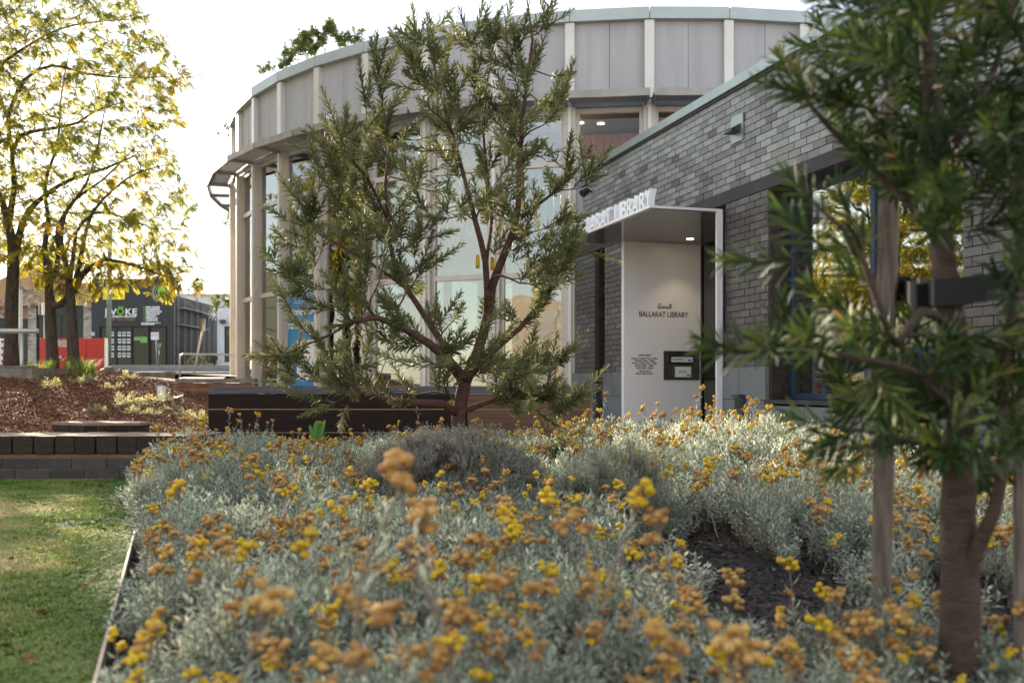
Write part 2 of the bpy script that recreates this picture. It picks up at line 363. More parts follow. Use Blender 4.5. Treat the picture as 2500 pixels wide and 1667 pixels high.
M['paper'] = mat('paper', (0.75,0.75,0.74), rough=0.7)
M['picture'] = mat('printed_photo', (0.10,0.16,0.22), rough=0.5, var=0.6, scale=20)
M['cream'] = mat('cream_wall', (0.66,0.60,0.36), rough=0.8)
M['banner'] = mat('blue_banner', (0.02,0.22,0.52), rough=0.5)
M['terracotta'] = mat('brown_face_brick', (0.26,0.10,0.05), rough=0.85, tone=[(0,(0.16,0.07,0.04)),(1,(0.34,0.14,0.07))], var=0.3, scale=8)

# ------------------------------------------------------------------ terrain
def interp(t, xs, ys): return float(np.interp(t, xs, ys))
def gh(X, Y):
    m = interp(Y, [8.9,10,12,14.5,17,18.5,22,26,30,57,60,400], [.16,.24,.42,.68,.95,1.05,1.04,1.03,1.1,1.85,1.98,1.98])
    b = interp(Y, [9,12,18,24,26,30,57,60,400], [0,.12,.34,.85,1.03,1.1,1.85,1.98,1.98])
    L = smooth(4.0, 8.5, -X)
    z = b + (m - b) * L
    return z
EX0, EY0, EX1, EY1 = -0.98, 2.3, -3.13, 8.62      # edging line between lawn and bed
def edge_x(Y): return EX0 + (EX1 - EX0) * (Y - EY0) / (EY1 - EY0)
def bh(X, Y):    # bed soil height
    return 0.02 + 0.16 * smooth(4, 9.5, Y) + 0.07 * smooth(0.3, 3, X) * smooth(3, 8, Y) + 0.03 * noise.noise(Vector((X, Y, 0)) * 0.8)

def sheet(name, xs, ys, f, m, **kw):
    V = [(x, y, f(x, y)) for y in ys for x in xs]; n = len(xs)
    F = [(j*n+i, j*n+i+1, (j+1)*n+i+1, (j+1)*n+i) for j in range(len(ys)-1) for i in range(n-1)]
    me = bpy.data.meshes.new(name); me.from_pydata(V, [], F); me.materials.append(m)
    me.polygons.foreach_set('use_smooth', [True]*len(F)); me.update()
    o = bpy.data.objects.new(name, me); C.objects.link(o); return tag(o, kind='structure', **kw)

xs = list(np.unique(np.concatenate([np.linspace(-400, -30, 12), np.linspace(-30, 20, 70), np.linspace(20, 400, 12)])))
ys = list(np.unique(np.concatenate([np.linspace(-200, -5, 8), np.linspace(-5, 60, 90), np.linspace(60, 600, 14)])))
sheet('ground', xs, ys, lambda x, y: (gh(x, y) - 0.03 if y > 9.0 else -0.22), M['paving'])
sheet('lawn', np.linspace(-14, -0.2, 60), np.linspace(-3, 8.64, 60), lambda x, y: 0.0 + 0.02 * noise.noise(Vector((x, y, 3)) * 0.9) + (0 if x < edge_x(y) + 0.02 else -0.08), M['soil'])
gbs = sheet('garden_bed_soil', np.linspace(0, 1, 100), np.linspace(0.2, 9.6, 90), lambda x, y: 0.0, M['bedsoil'])
for v in gbs.data.vertices:
    y = v.co.y; x = edge_x(y) + .008 + v.co.x**1.3*(6.2 - edge_x(y)); v.co.x = x
    v.co.z = bh(x, y) + 0.012*noise.noise(Vector((x, y, 0))*9)
sheet('mulch_bed', np.linspace(-16, -3.2, 90), np.linspace(9.15, 22.0, 90),
      lambda x, y: gh(x, y) + 0.05 * noise.noise(Vector((x, y, 1)) * 0.8) + 0.02 * noise.noise(Vector((x, y, 1)) * 5) + 0.01 - 0.9*smooth(-3.9,-3.2,x), M['mulchsoil'])
# road and pavements
def strip(name, y0, y1, x0, x1, m, dz, n=8):
    return sheet(name, np.linspace(x0, x1, 40), np.linspace(y0, y1, n), lambda x, y: gh(x, y) + dz, m)
strip('road', 28.2, 55.5, -120, 120, M['asphalt'], 0.03)
strip('near_pavement', 24.5, 28.0, -120, -5, M['paving'], 0.10)
strip('far_pavement', 55.7, 59.9, -120, 120, M['paving'], 0.17, 4)
for yy in (28.0, 55.5):
    mb = MB(); mb.box((-120, yy, gh(-20, yy) - 0.1), (120 if yy > 40 else -5, yy + 0.18, gh(-20, yy) + 0.165)); mb.build('kerb', M['kerb'], kind='structure')
mb = MB()
for i in range(14): mb.box((-70 + i*9, 41.9, gh(-20,42)+0.036), (-67 + i*9, 42.02, gh(-20,42)+0.042))
mb.build('road_marking', M['signwhite'], kind='structure')
# driveway behind the far pavement
strip('driveway', 60.0, 84, -20.2, -17.3, M['gravel'], 0.0 + 0.10)
mb = MB(); mb.add([(-20.3,60,2.08),(-17.2,60,2.08),(-17.2,86,3.6),(-20.3,86,3.6)], [(0,1,2,3)]); mb.build('gravel_slope', M['gravel'], kind='structure')

# ------------------------------------------------------------------ curved library building
RC = Vector((3.0527, 28.5165)); RR = 10.7427; RD = 2 * math.pi / 47; RP = -1.12619 + 0.0015
ZT, ZF = 7.61, 7.40
def rc(k, r, z): a = RP + RD * k; return Vector((RC.x + r * math.sin(a), RC.y - r * math.cos(a), z))
ro = thing('curved_library_building', 'curved two storey library building clad in pale grey panels with tall windows', 'building', (RC.x, RC.y, 0))
def rel(p): return p - Vector((RC.x, RC.y, 0))
def seg_box(mb, k0, k1, r0, r1, z0, z1, tone=0.5):
    """box between polygon corners k0,k1 and radii r0<r1"""
    a, b, c, d = rc(k0, r0, 0), rc(k1, r0, 0), rc(k1, r1, 0), rc(k0, r1, 0)
    vs = [rel(Vector((p.x, p.y, z0))) for p in (a,b,c,d)] + [rel(Vector((p.x, p.y, z1))) for p in (a,b,c,d)]
    return mb.add(vs, ((0,1,2,3),(7,6,5,4),(0,4,5,1),(1,5,6,2),(2,6,7,3),(3,7,4,0)), tone)
def lerpk(k, f): # point on chord
    return k + f
def chord(k, f, r, z):  # fraction f along chord between corners k and k+1 at radius r
    a, b = rc(k, r, z), rc(k+1, r, z); return rel(a.lerp(b, f))
def chord_box(mb, k, f0, f1, r0, r1, z0, z1, tone=0.5):
    vs = []
    for z in (z0, z1):
        vs += [chord(k, f0, r0, z), chord(k, f1, r0, z), chord(k, f1, r1, z), chord(k, f0, r1, z)]
    return mb.add(vs, ((0,1,2,3),(7,6,5,4),(0,4,5,1),(1,5,6,2),(2,6,7,3),(3,7,4,0)), tone)
RW = RR - 0.12          # wall plane
RINGZ = 6.00            # top of sunshade
FRONT = range(-6, 15)
Z_HEAD, Z_T1, Z_T2, Z_B = 5.83, 4.88, 2.87, 0.25
for k in range(-23, 24):
    mb = MB(); seg_box(mb, k+0.004, k+0.996, RR-0.30, RR, ZF, ZT); mb.build('fascia_segment', M['fascia'], ro)
    det = k in FRONT
    if det:
        for f0, f1 in ((0.0, 0.497), (0.503, 1.0)):
            mb = MB(); chord_box(mb, k, f0, f1, RW-0.06, RW-0.02 + (0.004 if rnd.random() < .5 else 0), RINGZ-0.12, ZF+0.005); mb.build('wall_panel', M['panel'], ro)
    else:
        mb = MB(); chord_box(mb, k, 0, 1, RW-0.06, RW-0.02, RINGZ-0.12, ZF+0.005); mb.build('wall_panel', M['panel'], ro)
    # sunshade segment
    if -12 < k < 18:
        mb = MB(); seg_box(mb, k+0.02, k+0.98, RR+0.50, RR+0.54, RINGZ-0.13, RINGZ)
        seg_box(mb, k+0.02, k+0.98, RR-0.02, RR+0.02, RINGZ-0.10, RINGZ-0.03)
        ss = mb.build('sunshade', M['ring'], ro)
        mb = MB()
        for j in range(9):
            r = RR + 0.05 + j * 0.05
            a0, b0 = rel(rc(k+0.02, r, 0)), rel(rc(k+0.98, r, 0)); a1, b1 = rel(rc(k+0.02, r+0.036, 0)), rel(rc(k+0.98, r+0.036, 0))
            mb.add([Vector((a0.x,a0.y,RINGZ-0.10)), Vector((b0.x,b0.y,RINGZ-0.10)), Vector((b1.x,b1.y,RINGZ-0.05)), Vector((a1.x,a1.y,RINGZ-0.05)),
                    Vector((a0.x,a0.y,RINGZ-0.094)), Vector((b0.x,b0.y,RINGZ-0.094)), Vector((b1.x,b1.y,RINGZ-0.044)), Vector((a1.x,a1.y,RINGZ-0.044))],
                   ((3,2,1,0),(4,5,6,7),(0,1,5,4),(2,3,7,6)))
        mb.build('louvre_slats', M['steel_grey'], ss, kind='stuff')
        for dk in (0.05, 0.95):
            mb = MB(); mb.obox(rel(rc(k+dk, RW, RINGZ-0.085)), rel(rc(k+dk, RR+0.49, RINGZ-0.085)), 0.03, 0.06); mb.build('bracket', M['steel_grey'], ro)
    # posts at corner k
    if -14 < k < 18:
        ang = RP + RD * k
        Mz = Matrix.Translation(rel(rc(k, 0, 0))) @ Matrix.Rotation(ang, 4, 'Z')
        def pb(hw, r0, r1, z0, z1):
            mb = MB(); mb.box((-hw, -r1, z0), (hw, -r0, z1), M=Mz); return mb
        pb(0.085, RW-0.05, RR-0.04, RINGZ+0.003, ZF-0.01).build('upper_post', M['alu_light'], ro)
        pb(0.105, RW-0.16, RR-0.06, 0.0, RINGZ-0.135).build('column', M['alu'], ro)
        mb = pb(0.03, RR-0.06, RR-0.02, 0.0, RINGZ-0.14); mb.build('column_rib', M['alu_light'], ro)
        # blue grey pipe at window head
        mb = MB(); mb.tube([chord(k, 0.08, RR-0.04, Z_HEAD+0.07), chord(k, 0.92, RR-0.04, Z_HEAD+0.07)], 0.045, 8); mb.build('head_pipe', M['pipe_blue'], ro, smooth_=True)
        # windows
        rows = [(Z_T1, Z_HEAD), (Z_T2, Z_T1), (Z_B, Z_T2)]
        if k in (7, 8): rows = [(Z_T1, Z_HEAD)]
        for z0, z1 in rows:
            mb = MB(); t = 0.05
            chord_box(mb, k, 0.07, 0.93, RW-0.10, RW-0.02, z0, z0+t); chord_box(mb, k, 0.07, 0.93, RW-0.10, RW-0.02, z1-t, z1)
            fw = 0.05
            chord_box(mb, k, 0.07, 0.07+fw, RW-0.10, RW-0.024, z0+t, z1-t); chord_box(mb, k, 0.93-fw, 0.93, RW-0.10, RW-0.024, z0+t, z1-t)
            wd = mb.build('window', M['alu'], ro)
            mb = MB(); chord_box(mb, k, 0.11, 0.89, RW-0.075, RW-0.065, z0+t*0.5, z1-t*0.5)
            mb.build('pane', M['glass_clear'] if k > 6 else M['glass'], wd)
        mb = MB(); chord_box(mb, k, 0.0, 1.0, RW-0.14, RW-0.01, 0.0, Z_B-0.003); mb.build('base_panel', M['alu'], ro)
        mb = MB(); chord_box(mb, k, 0.0, 1.0, RW-0.12, RW-0.03, Z_HEAD+0.003, RINGZ-0.13); mb.build('head_panel', M['panel'], ro)
        if k in (7, 8):
            mb = MB(); chord_box(mb, k, 0.07, 0.93, RW-0.10, RW-0.03, Z_T2+0.3, Z_T1-0.003); mb.build('wall_panel', M['panel'], ro)
            mb = MB(); chord_box(mb, k, 0.07, 0.93, RW-0.10, RW-0.03, 0.25, Z_T2+0.29); mb.build('wall_panel', M['panel'], ro)
    else:
        mb = MB(); chord_box(mb, k, 0, 1, RW-0.12, RW-0.02, 0.0, RINGZ-0.12); mb.build('wall_panel', M['panel'], ro)
roofpoly = [tuple(rel(rc(k, RR-0.28, 0)).to_2d()) for k in range(47)]
mb = MB(); mb.prism(roofpoly, ZT-0.10, ZT-0.05); mb.build('roof', M['steel_grey'], ro)
inpoly = [tuple(rel(rc(k, RW-0.2, 0)).to_2d()) for k in range(47)]
mb = MB(); mb.prism(inpoly, Z_HEAD+0.04, Z_HEAD+0.08); mb.build('ceiling', M['black'], ro)
mb = MB(); mb.prism(inpoly, 0.06, 0.12); mb.build('floor', M['interior'], ro)
# inner linings, seen through the glass
for k in range(2, 7):
    mb = MB()
    n = 10
    for j in range(n):
        chord_box(mb, k, j/n + 0.004, (j+1)/n - 0.004, RW-0.62, RW-0.58, 2.95 if k > 3 else 4.9, 5.6, rnd.random())
    mb.build('blind', M['interior_pale'] if k < 6 else M['interior_board'], ro)
for k in range(7, 11):
    mb = MB()
    for j in range(8): chord_box(mb, k, j/8 + 0.006, (j+1)/8 - 0.006, RW-1.9, RW-1.85, 4.2, 5.85 if k < 9 else 5.6, rnd.random())
    mb.build('timber_lining', M['wood_in'], ro)
mb = MB(); chord_box(mb, 7, 0.30, 0.62, RW-1.4, RW-1.36, 4.5, 5.25); mb.build('screen', M['black'], ro)
for k, f, r in ((7, .35, 1.1), (7, .05, 1.0), (8, .3, 1.2)):
    p = chord(k, f, RW-r, Z_HEAD+0.03); mb = MB(); mb.disc((p.x, p.y, p.z), 0.07, 14); mb.build('downlight', M['lamp'], ro)
for k, f, r, pw, z_ in ((7, .5, 0.9, 4, 4.9), (8, .4, 0.9, 4, 4.9), (4, .5, 1.9, 70, 4.6), (5, .5, 1.9, 80, 4.6), (6, .5, 1.9, 50, 4.6), (5, .5, 1.9, 14, 2.2)):  # added lamps: first two for the downlights, the rest make the blinds glow
    p = chord(k, f, RW-r, z_); pd_ = bpy.data.lights.new('ceiling_lamp', 'POINT'); pd_.energy = pw; pd_.color = (1.0, .86, .66); pd_.shadow_soft_size = .15
    po = bpy.data.objects.new('ceiling_lamp', pd_); C.objects.link(po); po.parent = ro; po.location = p
mb = MB(); mb.tube([rel(rc(-8, RR-3.2, 0.1)), rel(rc(-8, RR-3.2, 5.8))], 0.25, 12); mb.build('inner_column', M['interior_pale'], ro)
# round vent on the panel
pv = chord(3, 0.24, RW-0.02, 6.22); ang = RP + RD * 3.5
Mv = Matrix.Translation(pv) @ Matrix.Rotation(ang, 4, 'Z')
mb = MB(); mb.box((-0.17,-0.03,-0.17),(0.17,0.0,0.17), M=Mv); vt = mb.build('vent', M['white'], ro)
mb = MB(); mb.tube([Mv @ Vector((0,-0.03,0)), Mv @ Vector((0,-0.12,0)), Mv @ Vector((0,-0.16,-0.04))], [0.12,0.12,0.09], 16); mb.build('vent_hood', M['white'], vt, smooth_=True)
# banner behind the glass: Closed for renovations
bn = thing('closed_banner', 'tall blue and white banner on the curved glazing reading Closed for renovations', 'banner', tuple(chord(2, 0.05, RW-0.045, 0) + Vector((RC.x, RC.y, 0))), RP + RD*2.5)
bw = 1.15
mb = MB(); mb.box((0.05, 0, 0.75), (bw, 0.01, 3.0)); mb.build('sheet', M['banner'], bn)
mb = MB(); mb.box((0.45, -0.006, 0.95), (bw-0.02, -0.002, 1.8)); mb.build('white_field', M['signwhite'], bn)
text('lettering', 'closed for', 0.24, M['signwhite'], bn, (0.66, -0.012, 2.34), off=0.004, width=0.95)
text('lettering', 'renovations', 0.24, M['signwhite'], bn, (0.64, -0.012, 2.06), off=0.004, width=1.05)
mb = MB()
for i in range(4): mb.tube([(0.35+0.02*i, -0.008, 2.62+0.05*i), (0.6, -0.008, 2.58+0.05*i), (0.85, -0.008, 2.66+0.05*i), (1.1, -0.008, 2.6+0.05*i)], 0.006, 4)
mb.build('book_drawing', M['signwhite'], bn)

# ------------------------------------------------------------------ brick wing
WA = math.atan2(-0.959, 0.284)
PX, PY = 2.784, 12.3
def W(a, b, z=0.0): return Vector((PX + a*math.cos(WA) - b*math.sin(WA), PY + a*math.sin(WA) + b*math.cos(WA), z))
wg = thing('brick_library_wing', 'long dark glazed brick wing with blue framed window and pale metal coping', 'building', (PX, PY, 0), WA)
A0, A1 = -5.85, 7.2
CH = 0.086; ZB = 1.06; ZL0, ZL1 = 3.124, 3.28; ZW = ZL1 + 14*CH
BW = 0.24
segs_low = [(-5.85,-4.83), (-4.39,-3.09), (-0.30,0.71), (3.87,A1)]
mb = MB()
mb.box((-5.45, 0.02, ZL1), (A1, 0.30, ZW))
for a, b in segs_low: mb.box((a+0.004, 0.02, 0.0), (b-0.004, 0.30, ZL0))
mb.box((0.71-0.003, 0.021, 0.0), (3.87+0.003, 0.30, 0.60))
wall = mb.build('wall', M['mortar'], wg)
cands = []
def course(a, b, z, k):
    x = a - (BW/2 if k % 2 else 0)
    out = []
    while x < b - 0.01:
        x0, x1 = max(x, a), min(x+BW, b)
        if x1 - x0 > 0.03: out.append((x0+0.005, x1-0.005, z+0.005, z+CH-0.005))
        x += BW
    return out
bl = []
for i in range(14): bl += course(-5.45, A1, ZL1 + i*CH, i)
for a, b in segs_low:
    for i in range(24): bl += course(a, b, ZB + i*CH, i)
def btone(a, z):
    up = smooth(3.0, 3.5, z)  # upper courses toned paler: sky sheen put into colour with the crusty glaze
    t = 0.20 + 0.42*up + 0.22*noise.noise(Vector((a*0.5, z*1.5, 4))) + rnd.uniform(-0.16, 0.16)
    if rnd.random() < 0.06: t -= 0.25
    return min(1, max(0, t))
rank = []
for q in bl:
    c = W((q[0]+q[1])/2, 0, (q[2]+q[3])/2)
    if c.y < 0.5: continue
    px = 1250 + FP*c.x/c.y; py = HOR - FP*(c.z-CAMZ)/c.y
    inside = 0 <= px <= 2500 and 0 <= py <= 1667 and (q[1]-q[0]) > 0.2
    rank.append((-(1/c.y**2 if inside and px < 2480 else 0), q))
rank.sort(key=lambda t: t[0])
near = set(id(q) for s, q in rank[:300])
bmeshes = []
for i in range(10):
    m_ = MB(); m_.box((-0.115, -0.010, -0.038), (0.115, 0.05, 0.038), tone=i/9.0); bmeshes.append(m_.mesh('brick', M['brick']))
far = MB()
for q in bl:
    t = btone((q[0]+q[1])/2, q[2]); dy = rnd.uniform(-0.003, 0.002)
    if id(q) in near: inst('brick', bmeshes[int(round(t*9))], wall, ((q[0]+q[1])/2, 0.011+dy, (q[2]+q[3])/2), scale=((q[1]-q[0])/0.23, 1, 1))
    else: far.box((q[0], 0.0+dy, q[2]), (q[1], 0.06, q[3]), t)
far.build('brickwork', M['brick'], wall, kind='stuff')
# reveals in brown brick (window jambs, niche)
rv = MB()
def reveal_bricks(mb, a, b0, b1, z0, z1, sgn):
    i = 0; z = z0
    while z < z1 - 0.02:
        x = b0 - (0.12 if i % 2 else 0)
        while x < b1 - 0.02:
            x0, x1 = max(x, b0)+0.005, min(x+BW, b1)-0.005
            if x1 > x0: mb.box((a if sgn > 0 else a-0.01, x0, z+0.005), (a+0.01 if sgn > 0 else a, x1, min(z+CH, z1)-0.005), rnd.random())
            x += BW
        z += CH; i += 1
reveal_bricks(rv, 0.712, 0.06, 0.30, 0.67, ZL0, 1); reveal_bricks(rv, 3.868, 0.06, 0.30, 0.67, ZL0, -1)
reveal_bricks(rv, -4.828, 0.06, 0.55, ZB, ZL0, 1); reveal_bricks(rv, -4.392, 0.06, 0.55, ZB, ZL0, -1)
nb = [q for i in range(24) for q in course(-4.81, -4.41, ZB+i*CH, i)]
for q in nb: rv.box((q[0], 0.54, q[2]), (q[1], 0.555, q[3]), rnd.random())
rv.build('reveal_brickwork', M['brick_brown'], wall, kind='stuff')
mb = MB(); mb.box((-4.85, 0.556, 0.0), (-4.37, 0.62, ZL0-0.003)); mb.box((-4.90,0.301,0.0),(-4.832,0.555,ZL0-0.004)); mb.box((-4.388,0.301,0.0),(-4.33,0.555,ZL0-0.004)); mb.box((-4.828,0.10,0.6),(-4.392,0.554,ZB)); mb.build('niche_back', M['mortar'], wg)
# lintel band
x = -5.85
while x < A1:
    x1 = min(x + 2.4, A1)
    mb = MB(); mb.box((x+0.003, -0.012, ZL0+0.002), (x1-0.003, 0.29, ZL1-0.002)); mb.build('lintel', M['lintel'], wg); x = x1
# coping
x = -5.5
while x < A1:
    x1 = min(x + 2.45, A1)
    mb = MB(); mb.box((x+0.002, -0.06, ZW+0.02), (x1-0.002, 0.36, ZW+0.14)); mb.build('coping', M['coping'], wg, bevel=0.006); x = x1
mb = MB(); mb.box((-5.45, -0.03, ZW-0.012), (A1, 0.32, ZW+0.02)); mb.build('coping_shadow', M['black'], wg)  # black strip painting in the shadow gap below the coping
mb = MB(); mb.box((-5.45, 0.30, 3.3), (A1, 6.0, 3.5)); mb.build('flat_roof', M['steel_grey'], wg)
mb = MB(); mb.box((-5.85, 0.30, 3.06), (A1, 6.0, 3.2)); mb.box((A1-0.15, 0.31, 0), (A1, 6.0, 3.06)); mb.box((-5.85, 5.9, 0), (A1-0.2, 6.0, 3.05)); mb.build('inner_shell', M['interior'], wg)
# bluestone plinth
for a, b in segs_low + [(0.71, 3.87)]:
    for r, (z0, z1) in enumerate(((0.26, 0.66), (0.66, ZB), (-0.14, 0.26))):
        if (a, b) == (0.71, 3.87):
            if r == 1: continue
            z1 = min(z1, 0.60)
        x = a - (0.4 if r % 2 else 0.0)
        while x < b - 0.02:
            x0, x1 = max(x, a), min(x + 0.8, b)
            if x1 - x0 > 0.05:
                mb = MB(); mb.box((x0+0.004, -0.035+rnd.uniform(-.002,.002), z0+0.004), (x1-0.004, 0.018, z1-0.004), rnd.random()); mb.build('stone_tile', M['basalt'], wg)
            x += 0.8
# window (blue frame)
wz0, wz1, wb = 0.67, ZL0, 0.27
mb = MB(); mb.box((0.70, -0.05, 0.62), (3.88, 0.30, 0.665)); mb.build('sill', M['lintel'], wg)
mb = MB()
mb.box((0.73, wb, wz0), (0.80, wb+0.08, wz1)); mb.box((3.79, wb, wz0), (3.86, wb+0.08, wz1))
mb.box((0.80, wb, wz0), (3.79, wb+0.08, wz0+0.07)); mb.box((0.80, wb, wz1-0.10), (3.79, wb+0.08, wz1))
win = mb.build('window', M['blue'], wg, bevel=0.004)
mb = MB(); mb.box((0.80, wb-0.01, 1.12), (3.79, wb+0.075, 1.20)); mb.build('transom', M['blue'], win, bevel=0.004)
for x in (1.40, 2.15, 2.95):
    mb = MB(); mb.box((x, wb-0.004, wz0+0.07), (x+0.07, wb+0.07, 1.12)); mb.build('mullion', M['blue'], win)
mb = MB(); mb.box((2.25, wb-0.004, 1.20), (2.32, wb+0.07, wz1-0.10)); mb.build('mullion', M['blue'], win)
for a, b, z0, z1 in ((0.80,2.25,1.20,wz1-0.10),(2.32,3.79,1.20,wz1-0.10),(0.80,1.40,wz0+0.07,1.12),(1.47,2.15,wz0+0.07,1.12),(2.22,2.95,wz0+0.07,1.12),(3.02,3.79,wz0+0.07,1.12)):
    mb = MB(); mb.box((a, wb+0.035, z0), (b, wb+0.045, z1)); mb.build('pane', M['glass_dark'], win)
mb = MB(); mb.box((0.9, 0.9, 0.2), (1.25, 1.2, 3.05)); mb.build('inner_column', M['interior_pale'], wg)
# ------------------------------------------------------------------ entrance portal
pt = thing('entrance_portal', 'white framed entrance canopy with grey glossy soffit and raised letters along its edge', 'entrance canopy', (PX, PY, 0), WA)
ZC0, ZC1 = 3.03, 3.062
mb = MB(); mb.box((-3.32, -1.03, ZC0), (-0.33, 0.0-0.0, ZC1)); mb.box((-3.05, -0.014-0.0, ZC0), (-0.335, 1.15, ZC1-0.002))
mb.build('canopy', M['white'], pt)
mb = MB(); mb.box((-3.30, -1.01, ZC0-0.012), (-0.35, -0.02, ZC0-0.002)); mb.box((-2.97, -0.0195, ZC0-0.0125), (-0.36, 1.04, ZC0-0.0025)); mb.build('soffit', M['soffit'], pt)
mb = MB(); mb.box((-0.355, -0.11, 0.15), (-0.318, 1.05, ZC0-0.002)); mb.build('side_fin', M['white'], pt)
mb = MB(); mb.box((-0.316, -0.03, 0.2), (-0.302, 0.0, ZC1)); mb.build('shadow_gap', M['black'], pt)
mb = MB(); mb.box((-3.08, -0.25, 0.15), (-2.98, 1.05, ZC0-0.013)); pn = mb.build('sign_panel', M['whitep'], pt)
mb = MB(); mb.box((-2.97, 1.05, 0.2), (-0.36, 1.06, ZC0-0.02)); gd = mb.build('glass_door', M['glass_green'], pt)
mb = MB()
for x in (-2.975, -1.68, -0.40): mb.box((x, 1.03, 0.2), (x+0.035, 1.049, ZC0-0.02))
mb.build('door_frame', M['black'], gd)
mb = MB(); mb.box((-3.0, 1.9, 0.2), (-0.2, 1.95, 3.0)); mb.build('lobby_wall', M['interior'], pt)
mb = MB(); mb.box((-3.3, -1.2, 0.1), (0.0, 1.9, 0.16)); mb.build('threshold', M['paving'], pt)
for a, b in ((-2.48, 0.60),):
    mb = MB(); mb.disc((a, b, ZC0-0.0145), 0.055, 20); mb.build('downlight', M['lamp'], pt)
    ld = bpy.data.lights.new('downlight_lamp', 'SPOT'); ld.energy = 4; ld.spot_size = R_(95); ld.spot_blend = 0.6; ld.color = (1.0, 0.78, 0.5); ld.shadow_soft_size = 0.05
    lo = bpy.data.objects.new('downlight_lamp', ld); C.objects.link(lo); lo.parent = pt; lo.location = (a, b, ZC0-0.03)
# raised letters standing on the canopy edge
s = 'BALLARAT LIBRARY'; wd = {'B':.17,'A':.19,'L':.14,'R':.17,'T':.16,' ':.09,'I':.075,'Y':.17}
tot = sum(wd[c] for c in s); x = -3.26; kx = 2.86 / tot
for c in s:
    if c != ' ':
        text('letter', c, 0.33, M['letter'], pt, (x, -0.93, ZC1-0.004), ext=0.045, align='LEFT', off=0.006, width=wd[c]*kx*0.9)
    x += wd[c]*kx
# lettering on panel (faces +x of the wing frame, reads along +y)
RT = (R_(90), 0, R_(90)); PXL = -2.978
def ptext(sx_, size, bc, z, width, nm='lettering', off=0.0):
    return text(nm, sx_, size, M['ink'], pn, (PXL, bc, z), rot=RT, ext=0.0015, width=width, off=off)
ptext('BALLARAT LIBRARY', 0.118, 0.405, 1.885, 0.82, off=0.001)
ptext('CITY OF', 0.03, 0.335, 2.068, 0.055); ptext('BALLARAT', 0.056, 0.38, 2.015, 0.155, off=0.001)
mb = MB()
mb.tube([(PXL, 0.455, 2.028), (PXL, 0.49, 2.018), (PXL, 0.525, 2.022), (PXL, 0.545, 2.038)], 0.006, 5)
mb.tube([(PXL, 0.465, 2.045), (PXL, 0.495, 2.04), (PXL, 0.525, 2.045)], 0.004, 5)
mb.add([(PXL,0.50,2.05),(PXL,0.535,2.055),(PXL,0.53,2.08),(PXL,0.515,2.10),(PXL,0.505,2.075)], [(0,1,2,3,4)])
mb.build('swan_emblem', M['ink'], pn)
lines = [('OPENING HOURS', 1.285, .20), ('Monday to Tuesday 9.30am \u2013 6.00pm', 1.238, .43), ('Wednesday 9.30am \u2013 7.00pm', 1.202, .34), ('Thursday to Friday 9.30am \u2013 6.00pm', 1.166, .42),
         ('Saturday 9.30am \u2013 4.00pm', 1.130, .31), ('Sunday 1.00pm \u2013 4.00pm', 1.094, .28), ('178 Doveton St N,', 1.045, .19), ('Ballarat Central VIC 3353', 1.008, .28)]
for t_, z, wth in lines: ptext(t_, 0.034, 0.085, z, wth, off=0.0006)
# book return chute in the panel
mb = MB(); mb.box((-2.98, 0.404, 0.92), (-2.966, 1.007, 1.365)); br = mb.build('book_return', M['bronze'], pn)
mb = MB(); mb.box((-2.966, 0.40, 1.345), (-2.92, 1.012, 1.365)); mb.build('drip_edge', M['bronze'], br)
mb = MB(); mb.box((-2.966, 0.50, 1.165), (-2.955, 0.90, 1.295)); mb.build('upper_flap', M['black'], br)
mb = MB(); mb.box((-2.955, 0.52, 1.195), (-2.952, 0.885, 1.275)); mb.build('label_plate', M['paper'], br)
mb = MB(); mb.box((-2.952, 0.80, 1.21), (-2.951, 0.87, 1.235)); mb.box((-2.952, 0.78, 0.98), (-2.951, 0.84, 1.005)); mb.build('blue_mark', M['banner'], br)
mb = MB(); mb.box((-2.966, 0.555, 0.965), (-2.948, 0.575, 1.13)); mb.build('handle', M['bronze'], br)
mb = MB(); mb.box((-2.966, 0.585, 0.965), (-2.952, 0.855, 1.125)); mb.build('label_plate', M['paper'], br)
mb = MB()
for (b_, z_) in ((0.56,1.235),(0.665,1.045)): mb.disc((-2.9515, b_, z_), 0.013, 10, axis='x')
for (b0,b1,z_) in ((0.59,0.70,1.242),(0.59,0.74,1.222),(0.69,0.77,1.05),(0.69,0.79,1.035)): mb.box((-2.952,b0,z_),(-2.9512,b1,z_+0.006))
mb.build('print', M['ink'], br)
# wall fittings
fx = thing('wall_light', 'black hooded light on a square pale plate high on brick wall', 'light', tuple(W(0.02, 0, 3.98)), WA)
mb = MB(); mb.box((-0.15, -0.022, -0.15), (0.15, -0.005, 0.18)); pl = mb.build('back_plate', M['coping'], fx)
mb = MB()
for a in (-0.13, 0.13):
    for b in (-0.13, 0.16): mb.disc((a, -0.0225, b), 0.008, 8, axis='y')
mb.build('screws', M['black'], pl)
mb = MB(); mb.add([(-.1,-.022,-.04),(.1,-.022,-.04),(.1,-.16,-.05),(-.1,-.16,-.05),(-.1,-.022,.06),(.1,-.022,.06),(.07,-.12,.0),(-.07,-.12,.0)], ((0,3,2,1),(4,5,6,7),(0,1,5,4),(1,2,6,5),(2,3,7,6),(3,0,4,7))); mb.build('hood', M['black'], fx)
fx = thing('spotlight', 'small black spotlight high at far end of brick wall', 'light', tuple(W(-4.95, 0, 4.15)), WA)
mb = MB(); mb.box((-0.10,-0.02,-0.12),(0.10,-0.005,0.18)); mb.build('back_plate', M['coping'], fx)
mb = MB(); mb.tube([(0,-.02,0),(0,-.10,.02)], .02, 6); mb.tube([(0,-.08,.03),(.02,-.2,-.05)], [.05,.07], 10); mb.build('lamp_head', M['black'], fx)
